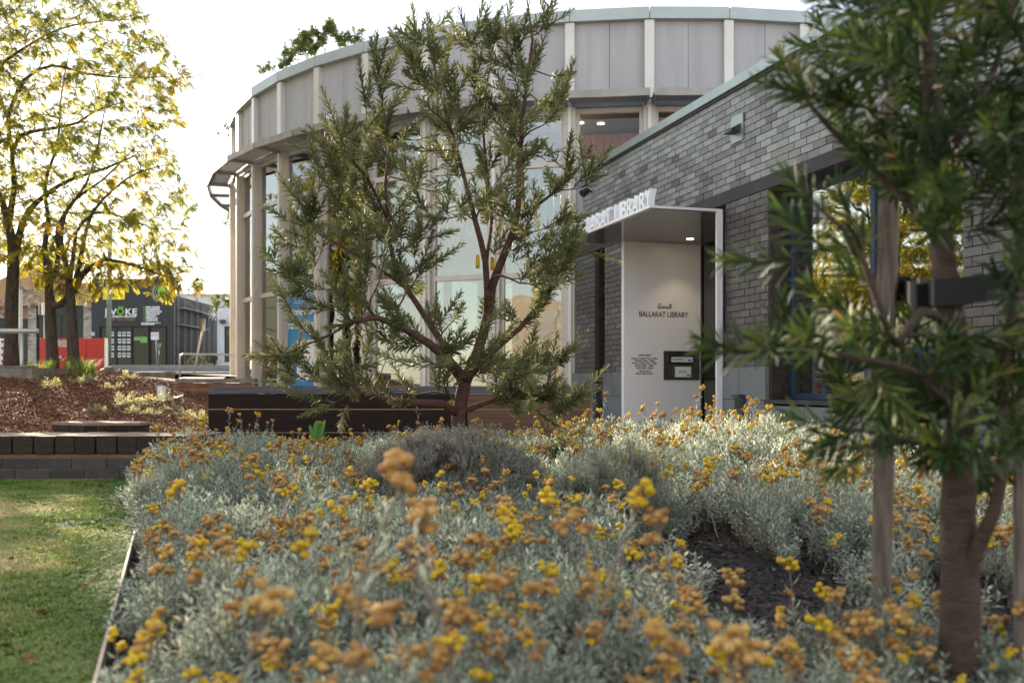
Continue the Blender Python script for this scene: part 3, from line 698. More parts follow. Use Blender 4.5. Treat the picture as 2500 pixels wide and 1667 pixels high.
fx = thing('ashtray', 'dark metal ashtray box fixed to bluestone wall right of the entrance', 'ashtray', tuple(W(0.17, -0.035, 0.56)), WA)
mb = MB(); mb.box((-0.09,-0.05,-0.08),(0.09,0,0.16)); mb.box((-0.09,-0.03,-0.2),(0.09,0,-0.08)); mb.box((-0.09,-0.09,0.12),(0.09,-0.05,0.165)); mb.build('body', M['pipe_blue'], fx)
fx.children[0].data.materials[0] = mat('dark_slate_metal', (0.03,0.045,0.055), rough=0.4)
mb = MB(); mb.box((-0.065,-0.056,0.0),(0.065,-0.051,0.10)); mb.build('opening', M['black'], fx)

# ------------------------------------------------------------------ garden wall with sleeper seat
gw = thing('garden_wall', 'low dark block garden wall topped by a seat of chunky timber sleepers', 'garden wall', (-3.0, 8.6, 0))
gx = 3.0; gy = -8.6
mb = MB(); mb.box((-11.0, 0.012, -0.1), (0.28, 0.30, 0.205)); core = mb.build('wall_core', M['blockmortar'], gw)
for r in range(2):
    x = -11.0 + (0.0 if r else 0.11)
    while x < 0.27:
        x1 = min(x + 0.30, 0.28)
        mb = MB(); mb.box((x+0.006, -0.002+rnd.uniform(-.002,.002), 0.006+r*0.10), (x1-0.006, 0.05, 0.094+r*0.10), rnd.random()); mb.build('block', M['block'], core); x = x1
mb = MB(); mb.box((-11, 0.03, 0.207), (0.3, 0.10, 0.232)); mb.box((-11, 0.60, 0.207), (0.3, 0.67, 0.232)); mb.build('ledger', M['tan'], gw)
sm = []
for i in range(5):
    m_ = MB(); t = rnd.random(); h = 0.155; yb = 0.72
    m_.box((-0.085, 0, 0), (0.085, yb, h), t)
    m_.m = [0]*len(m_.f); m_.m[1] = 1
    sm.append(m_.mesh('sleeper', [M['sleeper'], M['sleeper_top']]))
x = 0.21
i = 0
while x > -11:
    o = inst('sleeper', rnd.choice(sm), gw, (x + rnd.uniform(-.003,.003), -0.02 + rnd.uniform(-.012,.012), 0.234 + rnd.uniform(-.002,.003)), (0, 0, rnd.uniform(-.012,.012)))
    bv = o.modifiers.new('bevel', 'BEVEL'); bv.width = 0.007; bv.segments = 2
    x -= 0.1785 + rnd.uniform(-.004,.006); i += 1
# timber platform in mulch
c = P(243, 1028, 10.6)
tb = thing('timber_platform', 'hexagonal dark timber bench with tapered sides standing in the red mulch', 'bench', (c.x, 10.6, gh(c.x, 10.6)))
top = [(-0.50,-0.02),(-0.02,-0.32),(0.48,-0.20),(0.5,0.12),(0.1,0.42),(-0.42,0.28)]
zt = 0.44 - tb.location.z
for i in range(6):
    a, b = Vector(top[i]), Vector(top[(i+1) % 6]); n = max(2, int((b-a).length/0.12))
    for j in range(n):
        p, q = a.lerp(b, j/n + 0.01), a.lerp(b, (j+1)/n - 0.01)
        mb = MB(); mb.add([(p.x,p.y,zt-.03),(q.x,q.y,zt-.03),(q.x*.78,q.y*.78,-.1),(p.x*.78,p.y*.78,-.1),(p.x*.94,p.y*.94,zt-.03),(q.x*.94,q.y*.94,zt-.03),(q.x*.72,q.y*.72,-.1),(p.x*.72,p.y*.72,-.1)],
                          ((0,1,2,3),(4,7,6,5),(0,4,5,1),(0,3,7,4),(1,5,6,2),(3,2,6,7)), rnd.random()); mb.build('side_board', M['sleeper'], tb)
mb = MB(); mb.prism([(x*1.02, y*1.02) for x, y in top], zt-0.028, zt); mb.build('top', M['sleeper_top'], tb)

# long timber bench
bx0, bx1 = P(508, 0, 10).x, P(1443, 0, 10).x
lb = thing('timber_bench', 'long dark timber bench back of wide horizontal planks behind the flower bed', 'bench', (bx0, 10.0, 0.0))
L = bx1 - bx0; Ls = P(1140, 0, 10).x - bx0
for a, b, mt, mc, lab in ((0, Ls, 'timber_dark', 'timber_cap', None), (Ls+0.01, L, 'timber_sunlit', 'timber_cap', 'plank coloured warm brown as if sunlit')):
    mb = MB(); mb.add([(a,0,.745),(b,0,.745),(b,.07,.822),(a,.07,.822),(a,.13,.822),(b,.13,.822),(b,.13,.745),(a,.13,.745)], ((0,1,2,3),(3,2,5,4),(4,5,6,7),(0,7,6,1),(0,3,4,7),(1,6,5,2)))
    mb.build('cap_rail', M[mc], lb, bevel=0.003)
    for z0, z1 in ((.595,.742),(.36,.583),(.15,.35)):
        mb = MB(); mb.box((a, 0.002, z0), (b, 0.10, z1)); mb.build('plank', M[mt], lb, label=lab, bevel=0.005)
for x in (0.15, Ls-0.1, L-0.2, 2.2):
    mb = MB(); mb.box((x, 0.105, 0.02), (x+0.1, 0.20, 0.74)); mb.build('leg', M['timber_dark'], lb)
mb = MB(); mb.box((0.02, 0.20, 0.36), (L-0.02, 0.62, 0.42)); mb.build('seat', M['timber_dark'], lb)
mb = MB(); mb.box((0.0, 0.012, 0.583), (L, 0.03, 0.595)); mb.box((0, 0.012, 0.350), (L, 0.03, 0.36)); mb.build('spacer_strip', M['tan'], lb)

# steel/timber edging
ed = MB()
p0 = Vector((EX0+0.22*0.34, EY0-0.6, 0.0)); 
ed.obox((edge_x(0.8), 0.8, 0.02), (edge_x(5.2), 5.2, 0.03), 0.009, 0.10); ed.obox((edge_x(5.22), 5.22, 0.03), (edge_x(8.55), 8.55, 0.03), 0.009, 0.10)
tag(ed.build('bed_edging', M['edging']), 'thin pale timber edging strip between lawn and flower bed', 'edging')

# ------------------------------------------------------------------ street side
def shop_text(par, s_, px, py, hpx, wpx, m, Y, ox, align='LEFT', off=0.004, **k):
    return text('lettering', s_, hpx/FP*Y/0.70, m, par, ((px-1250)/FP*Y - ox, -0.06, CAMZ + (HOR-py)/FP*Y - 1.98), ext=0.008, align=align, off=off, width=(wpx/FP*Y) if wpx else None, **k)
YS = 60.0
def sx(px, Y=YS): return (px-1250)/FP*Y
def sz(py, Y=YS, base=1.98): return CAMZ + (HOR-py)/FP*Y - base
evx = sx(224)
ev = thing('black_shop', 'black painted brick shop with rounded corner parapet and white lettering', 'shop', (evx, YS, 1.98))
wE = sx(425) - evx
zh = sz(797)
mb = MB()
l1, l2 = sx(243)-evx, sx(408)-evx
mb.box((0, 0, 0), (l1, .25, sz(680))); mb.box((l2, 0, 0), (wE, .25, zh))
r = 1.0
pts = [(l1, zh), (wE, zh), (wE, sz(680)-r+0.3)] + [(wE - r + r*math.cos(t), sz(680)-r+0.3 + r*math.sin(t)) for t in np.linspace(0.1, math.pi/2, 8)] + [(sx(385)-evx, sz(672)), (sx(370)-evx, sz(680)), (l1, sz(680))]
mb.add([(x, 0, z) for x, z in pts] + [(x, .25, z) for x, z in pts], [tuple(range(len(pts))), tuple(reversed(range(len(pts), 2*len(pts))))] + [(i, len(pts)+i, len(pts)+(i+1)%len(pts), (i+1)%len(pts)) for i in range(len(pts))])
mb.box((0.02, .25, 0), (wE-0.02, 14, sz(720)))
shopwall = mb.build('wall', M['shopblack'], ev)
def shopwin(par, x0, x1, z0, z1, m, fr=0.06, nm='window', ym=0.12):
    mb = MB(); mb.box((x0, ym, z0), (x0+fr, ym+.08, z1)); mb.box((x1-fr, ym, z0), (x1, ym+.08, z1)); mb.box((x0+fr, ym, z1-fr), (x1-fr, ym+.08, z1)); mb.box((x0+fr, ym, z0), (x1-fr, ym+.08, z0+fr))
    o = mb.build(nm, M['black'], par); mb = MB(); mb.box((x0+fr, ym+.03, z0+fr), (x1-fr, ym+.04, z1-fr)); mb.build('pane', m, o); return o
for a, b, nm in ((243,283,'window'),(284,320,'window'),(322,362,'window'),(366,404,'door')):
    shopwin(ev, sx(a)-evx, sx(b)-evx, sz(893), zh, M['shop_glass'], nm=nm)
for c_ in ((268,),(286,),(297,),(308.5,)):
    for r_ in range(4):
        x0 = sx(c_[0])-evx; z1 = sz(810 + r_*17)
        mb = MB(); mb.box((x0, .105, z1-.26), (x0+.20, .112, z1)); o = mb.build('poster', M['paper'], ev)
        mb = MB(); mb.box((x0+.02, .100, z1-.17), (x0+.18, .104, z1-.07)); mb.build('picture', M['picture'], o)
shop_text(ev, 'EV', 257, 769, 15.5, 28, M['signwhite'], YS, evx, off=0.012, space=1.08)
shop_text(ev, 'KE', 306, 769, 15.5, 28, M['signwhite'], YS, evx, off=0.012, space=1.08)
cx_, cz_ = sx(295)-evx, sz(760.5)
mb = MB(); mb.tube([(cx_+.17*math.cos(t), -.06, cz_+.17*math.sin(t)) for t in np.linspace(0, 2*math.pi, 20)], .045, 6)
mb.add([(cx_,-.06,cz_+.2),(cx_+.08,-.06,cz_+.3),(cx_+.2,-.06,cz_+.3),(cx_+.12,-.06,cz_+.22)], [(0,1,2,3)]); mb.add([(cx_,-.06,cz_+.2),(cx_-.1,-.06,cz_+.22),(cx_-.16,-.06,cz_+.32),(cx_-.05,-.06,cz_+.3)], [(0,1,2,3)])
mb.build('fruit_emblem', M['lime'], ev)
shop_text(ev, 'BUILDING GROUP', 257, 775, 4.6, 77, M['signwhite'], YS, evx, off=0.006)
shop_text(ev, 'Build Your Dream', 262, 783, 6, 70, M['gold'], YS, evx, shear=0.4)
for i, t_ in enumerate(['NEW HOMES', 'EXTENSIONS', 'RENOVATIONS', 'VERANDAHS', 'DECKING', 'PERGOLAS', 'CARPORTS']):
    shop_text(ev, t_, 357, 752 + i*5.35, 3.7, [34,34,38.5,34,25,29,29][i], M['signwhite'], YS, evx, off=0.008)
    mb = MB(); mb.disc((sx(352.5)-evx, -.05, sz(750.3+i*5.35)), .035, 10, axis='y'); mb.build('bullet', M['lime'], ev)
shop_text(ev, 'www.evokegroup.com.au', 346, 789.5, 3, 47, M['signwhite'], YS, evx); shop_text(ev, '03 4333 9445', 346, 793.5, 3.6, 32, M['signwhite'], YS, evx, off=0.008)
mb = MB(); mb.box((sx(252)-evx, -.08, sz(732)), (sx(306)-evx, -.03, sz(702))); mb.build('yellow_sign', M['signyellow'], ev, bevel=0.04)
o = shop_text(ev, 'HOMES', 262, 725, 8, 36, M['black'], YS, evx, off=0.015); o.location.y = -0.09
gcx, gcz = sx(395)-evx, sz(714)
mb = MB(); mb.tube([(gcx+(.50+.02*(i%2))*math.cos(t), -.03, gcz+(.50+.02*(i%2))*math.sin(t)) for i, t in enumerate(np.linspace(0, 2*math.pi, 49))], .02, 4)
mb.tube([(gcx+.38*math.cos(t), -.03, gcz+.38*math.sin(t)) for t in np.linspace(0, 2*math.pi, 25)], .012, 4); mb.build('round_badge', M['signwhite'], ev)
mb = MB(); mb.disc((gcx, -.025, gcz+.05), .27, 16, axis='y'); mb.build('badge_centre', M['lime'], ev)
o = shop_text(ev, 'evoke', 326, 826, 6, 32, M['lime'], YS, evx, off=0.01); o.location.y = 0.10
o = shop_text(ev, 'BUILDING GROUP', 326, 829.5, 2.2, 32, M['signwhite'], YS, evx); o.location.y = 0.10
mb = MB(); mb.box((sx(341)-evx, .10, sz(836)), (sx(358)-evx, .11, sz(831))); mb.build('green_sticker', M['lime'], ev)
mb = MB(); mb.box((sx(384)-evx, .10, sz(846)), (sx(391)-evx, .11, sz(838))); mb.build('door_notice', M['paper'], ev)
mb = MB(); mb.box((sx(384)-evx, .10, sz(865)), (sx(388)-evx, .11, sz(854))); mb.build('door_notice', M['paper'], ev)
for x0, z1 in ((-0.0,0),):
    mb = MB(); mb.box((sx(225)-evx, -.12, sz(820)), (sx(232)-evx, -.003, sz(811))); mb.build('meter_box', M['shed'], ev)
mb = MB()
for i in range(7): mb.box((wE+.03, .5+i*1.2, .2), (wE+.10, .56+i*1.2, 4.6-(i%3)*.4))
mb.box((wE+.02,.4,3.6),(wE+.5,8,3.68)); mb.box((wE+.02,.4,2.6),(wE+.35,6,2.66)); mb.build('side_frame', M['steel_grey'], ev)
mb = MB()
for i in range(26): mb.box((wE+.003, .01, .05+i*.17), (wE+.05, .03, .13+i*.17))
mb.build('toothed_bricks', M['oldbrick'], ev)

# old worn brick building on left
ox_ = sx(-420)
ob = thing('old_brick_shop', 'old gabled brick shopfront with peeling white paint and dark windows', 'shop', (ox_, YS, 1.98))
def ol(px): return sx(px) - ox_
mb = MB()
prof = [(ol(-420), sz(690)), (ol(-60), sz(706)), (ol(0), sz(682)), (ol(95), sz(636)), (ol(140), sz(660)), (ol(175), sz(690)), (ol(223.5), sz(690)), (ol(223.5), sz(746)), (ol(-420), sz(746))]
prof = prof[::-1]
mb.add([(x, .02, z) for x, z in prof] + [(x, .3, z) for x, z in prof], [tuple(range(9)), tuple(reversed(range(9, 18)))] + [(i, 9+i, 9+(i+1)%9, (i+1)%9) for i in range(9)])
mb.box((ol(-418), .3, 0), (ol(223), 14, sz(735)))
mb.build('rendered_gable', M['render_tan'], ob)
piers = [(203.5, 223.5), (68, 89), (-70, -40), (-240, -200), (-420, -380)]
mb = MB()
for a, b in piers: mb.box((ol(a), .03, 0), (ol(b), .3, sz(746)-.003))
bw_ = mb.build('pier', M['mortar'], ob)
mb = MB()
def oldcourses(a, b, z0, z1, prob=1.0):
    z = z0; i = 0
    while z < z1:
        x = a - (0.12 if i % 2 else 0)
        while x < b:
            x0, x1 = max(a, x), min(b, x+.25)
            if x1-x0 > .05 and (rnd.random() < prob):
                mb.box((x0+.01, -.01+rnd.uniform(-.01,.008), z+.008), (x1-.01, .06, z+.10), min(1, max(0, .72+rnd.gauss(0,.22) - (0.35 if z > 3.2 else 0))))
            x += .25
        z += .11; i += 1
for a, b in piers: oldcourses(ol(a), ol(b), 0, sz(746)-.1)
for a, b, zz0, zz1, pr in ((35, 100, sz(746), sz(700), .7), (170, 223.5, sz(746), sz(712), .6), (-60, 30, sz(776), sz(735), .8), (-300,-60, sz(776), sz(720), .5)): oldcourses(ol(a), ol(b), zz0, zz1, pr)
mb.build('brickwork', M['oldbrick'], ob, kind='stuff')
for a, b, t in ((89, 203.5, 746), (-40, 68, 777), (-200, -70, 777), (-380,-240,777)):
    mb = MB(); mb.box((ol(a), .1, sz(t+24)), (ol(b), .25, sz(t)-.003)); mb.build('header_board', M['shopblack'], ob)
    n = 2
    for j in range(n): shopwin(ob, ol(a)+(ol(b)-ol(a))*j/n, ol(a)+(ol(b)-ol(a))*(j+1)/n, sz(890), sz(t+24)-.003, M['shop_glass'])
mb = MB(); mb.box((ol(125), .20, sz(806)), (ol(203), .22, sz(790))); mb.build('inner_blind', M['cream'], ob)
for i, m_ in enumerate(('paper','paper','paper','paper')):
    mb = MB(); mb.box((ol(-10), .05, sz(841+i*16)-.01), (ol(14.5), .07, sz(826+i*16))); o = mb.build('poster', M[m_], ob)
    mb = MB(); mb.disc((ol(5), .045, sz(834+i*16)), .10, 12, axis='y'); mb.build('red_mark', M['red'], o)
mb = MB(); mb.tube([(ol(47), -.05, sz(890)), (ol(47), -.05, sz(665))], .05, 6); mb.build('downpipe', M['galv'], ob)

# white brick shop at right
Yw = 58.0
wx = sx(530, Yw); ww_ = 9.0
wb_ = thing('white_brick_shop', 'white painted brick shop with green leaf emblem in its window', 'shop', (wx, Yw, 1.95))
zt_ = sz(752, Yw, 1.95); w1 = sx(547, Yw)-wx
mb = MB(); mb.box((0.02,.03,0),(w1,.25,zt_)); mb.box((w1,.03,0),(w1+2.2,.25,sz(884,Yw,1.95))); mb.box((w1,.03,sz(796,Yw,1.95)),(w1+2.2,.25,zt_)); mb.box((w1+2.2,.03,0),(ww_,.25,zt_)); mb.box((.02,.25,0),(ww_,12,zt_-.1)); wbw = mb.build('wall', M['shopwhite'], wb_)
mb = MB()
for i in range(int(zt_/.12)):
    x = 0 - (.13 if i%2 else 0)
    while x < w1+2.6:
        x0, x1 = max(0,x)+.008, x+.25
        zc = i*.12
        if not (x1 > w1+.02 and x0 < w1+2.18 and sz(884,Yw,1.95)-.1 < zc < sz(796,Yw,1.95)): mb.box((x0,0,zc+.008),(x1,.05,zc+.112), rnd.random())
        x += .26
mb.build('brickwork', M['shopwhite'], wbw, kind='stuff')
wn_ = shopwin(wb_, w1, w1+2.2, sz(884,Yw,1.95), sz(796,Yw,1.95), M['shop_glass'])
mb = MB()
for i in range(10):
    t = math.pi*2*i/10; c0 = (w1+.38, .10, sz(813,Yw,1.95)); mb.obox((c0[0]+.07*math.cos(t), .1, c0[2]+.07*math.sin(t)), (c0[0]+.27*math.cos(t), .1, c0[2]+.27*math.sin(t)), .01, .05, up=Vector((0,1,0)))
mb.build('leaf_emblem', M['lime'], wb_)
mb = MB(); mb.box((sx(539,Yw)-wx, -.25, sz(789,Yw,1.95)), (sx(551,Yw)-wx, -.0, sz(781,Yw,1.95))); mb.build('floodlight', M['black'], wb_)
# shed and sheds behind
sh = thing('pale_warehouse', 'large pale clad warehouse with low roof behind the shops', 'warehouse', (sx(425, 95), 95, 2))
q0 = 0; q1 = 24
def z95(py): return CAMZ + (HOR-py)/FP*95 - 2
mb = MB(); mb.box((-4, 0, 0), (q1, 18, z95(716))); mb.build('wall', M['shed'], sh)
mb = MB(); mb.add([(-4.3,-.4,z95(718)),(q1,-.4,z95(718)),(q1,9,z95(700)),(-4.3,9,z95(700)),(-4.3,-.4,z95(720)),(q1,-.4,z95(720))], [(0,1,2,3),(4,5,1,0)]); mb.build('roof', M['shed'], sh)
mb = MB()
for i in range(34): mb.box((-3.9+i*.8, -.02, .1), (-3.86+i*.8, .0, z95(717)))
mb.build('cladding_rib', M['galv'], sh)
gs = thing('weatherboard_house', 'small weatherboard house with faded green iron roof behind the fence', 'house', (sx(436, 85), 85, 2.6))
def z85(py): return CAMZ + (HOR-py)/FP*85 - 2.6
mb = MB(); mb.box((0, 0, 0), (6, 5, z85(778))); gw_ = mb.build('wall', M['cream'], gs)
mb = MB()
for i in range(10): mb.box((0, -.03, i*.16), (6, -.005, i*.16+.14))
mb.build('weatherboard', M['signwhite'], gs, kind='stuff')
mb = MB(); mb.add([(-.3,-.3,z85(776)),(6.3,-.3,z85(776)),(6.3,3,z85(750)),(-.3,3,z85(750))], [(0,1,2,3)]); mb.build('roof', M['greenroof'], gs)
mb = MB(); mb.box((1.35,-.06,z85(806)),(1.75,-.032,z85(792))); mb.build('window', M['black'], gs)
fe = thing('cream_fence', 'cream metal panel fence across the end of the driveway', 'fence', (sx(438, 80), 80, 2.9))
def z80(py): return CAMZ + (HOR-py)/FP*80 - 2.9
for i in range(5):
    mb = MB(); mb.box((i*1.1+.02, 0, z80(842)), (i*1.1+1.08, .04, z80(805)))
    for j in range(6): mb.box((i*1.1+.1+j*.17, -.02, z80(842)), (i*1.1+.16+j*.17, -.002, z80(806)))
    mb.build('panel', M['creamfence'], fe)
# cream building out of frame at left, mirrored in the library windows
cb = thing('cream_warehouse', 'tall cream warehouse with dark sign band standing left of the shops', 'warehouse', (-58, 38, 1.3), R_(38))
mb = MB(); mb.box((0,0,0),(26,10,7.5)); mb.build('wall', M['cream'], cb)
mb = MB()
for i in range(14): mb.box((1+i*1.8,-.03,1),(1.06+i*1.8,-.002,7.4))
for i in range(4): mb.box((.2,-.035,2+i*1.5),(25.8,-.003,2.05+i*1.5))
mb.build('panel_joint', M['steel_grey'], cb)
mb = MB(); mb.box((.5,-.06,.6),(25.5,-.04,1.9)); mb.build('sign_band', M['shopblack'], cb)
# cream and dark blocks behind the camera, mirrored in the curved glazing
for x, y, w2, h, d, m_, lab in ((-30,-34,26,7,8,'concrete','grey office block standing behind the viewpoint'),(2,-40,30,9,8,'oldbrick','brick office block standing behind the viewpoint')):
    t_ = thing('office_block', lab, 'building', (x, y, -.05)); mb = MB(); mb.box((0,0,0),(w2,d,h)); mb.build('wall', M[m_], t_)
    for i in range(int(w2/3)):
        for j in range(2): mb = MB(); mb.box((1+i*3, d+.001, 1+j*3.2), (2.6+i*3, d+.05, 3+j*3.2)); mb.build('window', M['black'], t_)

# red hose cabinet
rcx = P(97, 0, 26).x
rb = thing('fire_booster_cabinet', 'large red fire hose cabinet with white instruction text on steel legs', 'fire cabinet', (rcx, 26, gh(rcx, 26)))
g0 = rb.location.z; za, zb = 1.235-g0, 2.085-g0; wr = P(255, 0, 26).x - rcx
mb = MB(); mb.box((0, 0, za), (wr, .15, zb)); mb.build('body', M['red'], rb, bevel=0.01)
for a, b in ((.01, wr*.46), (wr*.46+.012, wr*.72), (wr*.72+.012, wr-.01)):
    mb = MB(); mb.box((a, -.015, za+.02), (b, -.001, zb-.02)); mb.build('door', M['red'], rb)
mb = MB(); mb.box((wr+.002, -.02, za-.01), (wr+.03, .16, zb+.01)); mb.build('end_panel', M['signwhite'], rb)
for x in (.05, wr-.12):
    mb = MB(); mb.box((x, .05, 0), (x+.06, .11, za)); mb.build('leg', M['red'], rb)
for i, t_ in enumerate(['4 x 30m LENGTHS', 'OF HOSE WILL BE', 'REQUIRED TO ACHIEVE', 'FULL COVERAGE']):
    text('lettering', t_, .062, M['signwhite'], rb, (.60, -.02, zb-.09-i*.045), ext=.002, off=.002, width=[.50,.48,.62,.42][i])
mb = MB(); mb.tube([(wr*.31,-.02,za+.32),(wr*.31+.06,-.1,za+.36)], .045, 10); mb.build('valve', M['galv'], rb)
mb = MB()
for i in range(3): mb.tube([(.5+i*.3,.1,0),(.5+i*.3,.1,za)], .035, 8)
mb.build('pipe', M['galv'], rb)

def pole(name, label, cat, px, py0, py1, Y, r, m, k=8, group=None, lean=None, r1=None):
    b = P(px, py0, Y); t = thing(name, label, cat, tuple(b), 0, group)
    top = P(lean if lean else px, py1, Y) - b
    mb = MB(); mb.tube([(0,0,-.1), tuple(top*.5), tuple(top)], [r, (r+(r1 or r))/2, r1 or r], k); mb.build('pole', m, t, smooth_=True); return t, top
t, top = pole('power_pole', 'weathered green timber power pole in front of black shop', 'power pole', 264.5, 896, 560, 54.5, .15, M['pole'], 10, lean=269, r1=.11)
mb = MB(); mb.box((-.08,-.19,1.35),(.1,-.155,1.6)); mb.build('number_plate', M['black'], t)
t, top = pole('street_sign', 'street pole with tall narrow sign panel left of the trees', 'sign', 52, 893, 706, 29, .035, M['galv'])
mb = MB(); mb.box((-.08,-.03,top.z-.75),(-.02,.03,top.z-.02)); mb.box((-.07,-.03,top.z-.35*3-.1),(-.02,.03,top.z-.78)); mb.build('sign_plate', M['signwhite'], t)
t, top = pole('street_sign', 'street pole with square edge-on sign in front of middle tree', 'sign', 109, 897, 738, 28.6, .035, M['galv'])
mb = MB(); mb.box((-.09,-.2,top.z-.36),(-.06,.2,top.z-.02)); mb.box((.03,-.2,top.z-.36),(.06,.2,top.z-.02)); mb.build('sign_plate', M['galv'], t)
t, top = pole('parking_sign', 'white and red parking sign on thin pole before black shop door', 'sign', 383, 898, 812, 56, .03, M['galv'], lean=380)
mb = MB(); mb.box((-.32,-.05,top.z-.40),(.12,-.035,top.z+.02)); pp = mb.build('sign_plate', M['signwhite'], t)
text('lettering', '2P', .16, M['red'], pp, (-.22,-.055,top.z-.20), ext=.003)
mb = MB(); mb.tube([(.0+.07*math.cos(a), -.055, top.z-.13+.07*math.sin(a)) for a in np.linspace(0,6.283,14)], .012, 4); mb.build('red_ring', M['red'], pp)
t, top = pole('leaning_sign', 'leaning metal sign post seen edge-on beside the handrail', 'sign', 470, 922, 779, 30, .03, M['galv'], lean=500)
mb = MB(); mb.box((top.x-.10,-.15,top.z-.36),(top.x-.03,.15,top.z+.0)); mb.build('sign_plate', M['bronze'], t)
t, top = pole('parking_meter', 'parking meter standing beside the black shop door', 'parking meter', 386.5, 900, 850, 56, .03, M['steel_grey'])
mb = MB(); mb.box((-.09,-.06,top.z-.02),(.09,.06,top.z+.28)); mb.build('meter_head', M['steel_grey'], t, bevel=.03)
# handrail by the street
hx0 = P(439, 0, 24).x; hr = thing('handrail', 'bent stainless steel handrail beside the pavement', 'handrail', (hx0, 24, gh(hx0, 24)))
hz = CAMZ + (HOR-864)/FP*24 - hr.location.z
mb = MB(); mb.tube([(0,0,0),(0,0,hz-.1),(.03,0,hz-.03),(.1,0,hz),(1.0,0,hz-.015),(2.0,0,hz-.04)], .024, 8); mb.build('rail', M['galv'], hr, smooth_=True)
mb = MB(); mb.tube([(1.7,0,-.1),(1.7,0,hz-.03)], .02, 8); mb.build('post', M['galv'], hr)
# planter with pipe rail at left
px_ = P(79, 0, 17).x
pl = thing('concrete_planter', 'low concrete block planter wall at left edge of mulch', 'planter', (px_, 17, .7))
mb = MB(); mb.box((-4.2, 0, -.1), (0, .22, 1.145-.7)); mb.box((-4.2,.22,-.1),(-3.98,2.4,1.145-.7)); mb.box((-.22,.22,-.1),(0,2.4,1.145-.7)); mb.build('wall', M['concrete'], pl)
for i in range(9):
    mb = MB(); mb.box((-4.2+i*.47+.004, -.014, 1.15-.7), (-4.2+(i+1)*.47-.004-.03, .24, 1.175-.7), rnd.random()); mb.build('cap_block', M['concrete'], pl)
rl = thing('pipe_rail', 'thick galvanised pipe rail above the concrete planter', 'rail', (px_, 17.3, 1.0))
zr = P(0, 808, 17.3).z - 1.0
mb = MB(); mb.tube([(-4.2,0,zr),(-.05,0,zr)], .045, 10); mb.build('rail', M['galv'], rl, smooth_=True)
for x in (-.33, -2.4):
    mb = MB(); mb.tube([(x,0,-.3),(x,0,zr)], .03, 8); mb.build('post', M['galv'], rl, smooth_=True)
# low concrete block wall
q = P(267, 0, 24); lw = thing('concrete_block_wall', 'low grey concrete block wall at the back of the mulch', 'low wall', (q.x, 24, .7))
wl_ = P(421, 0, 24).x - q.x
for r_ in range(2):
    x = -.2 if r_ else 0
    while x < wl_:
        x0, x1 = max(0, x), min(wl_, x+.39)
        mb = MB(); mb.box((x0+.004, 0, r_*.2+.004+.08), (x1-.004, .19, r_*.2+.196+.08), rnd.random()); mb.build('block', M['concrete'], lw); x += .39
mb = MB(); mb.box((0,.02,-.1),(wl_,.17,.45)); mb.build('core', M['concrete'], lw)
q = P(431, 0, 19); bwl = thing('brown_brick_wall', 'low brown brick planter wall with concrete cap beside curved building', 'low wall', (q.x, 19, .55))
mb = MB(); mb.box((0,.01,-.1),(1.5,.2,.33)); core = mb.build('core', M['mortar'], bwl)
for i in range(4):
    x = -.12 if i % 2 else 0
    while x < 1.5:
        x0, x1 = max(0,x), min(1.5,x+.24)
        if x1-x0>.03: mb = MB(); mb.box((x0+.004,0,i*.086+.004),(x1-.004,.05,i*.086+.08), rnd.random()); mb.build('brick', M['terracotta'], core)
        x += .24
mb = MB(); mb.box((-.02,-.02,.345),(1.5,.22,.425)); mb.build('cap', M['concrete'], bwl)
q = P(395, 967, 17); bo = thing('bollard_light', 'short white bollard with dark cap in the mulch', 'bollard', (q.x, 17, .62))
mb = MB(); mb.tube([(0,0,-.05),(0,0,.22)], .075, 14); mb.build('body', M['signwhite'], bo, smooth_=False)
mb = MB(); mb.tube([(0,0,.222),(0,0,.25)], .09, 14); mb.build('cap', M['bronze'], bo)
q = P(420, 0, 21); mb = MB(); mb.add([(-8.0,24,1.05),(-6.9,24,1.05),(-5.9,17.5,.62),(-6.25,17.5,.62)], [(0,1,2,3)]); mb.build('path', M['paving'], kind='structure')
# wires with star ornament
def wire(p0, p1, sag, r=.015, n=14, name='overhead_wire', label=None):
    mb = MB(); mb.tube([Vector(p0).lerp(Vector(p1), i/n) - Vector((0,0,sag*4*(i/n)*(1-i/n))) for i in range(n+1)], r, 4); return tag(mb.build(name, M['steel_grey']), label, 'wire')
wire(P(420,706,58), P(560,790,57.5), .3, .018, label='festoon wire strung between the black and white shops')
wire(P(425,702,56), P(700,735,50), .3, .012, label='thin service wire passing behind curved building')
q = P(522, 768, 57.2); mb = MB()
for i in range(5):
    t = math.pi*i/5; v = Vector((math.cos(t),0,math.sin(t)))*.34; mb.tube([-v, v], .02, 4)
tag(mb.build('star_ornament', M['signwhite'], loc=q), 'white star decoration hanging on wire by white shop', 'decoration')

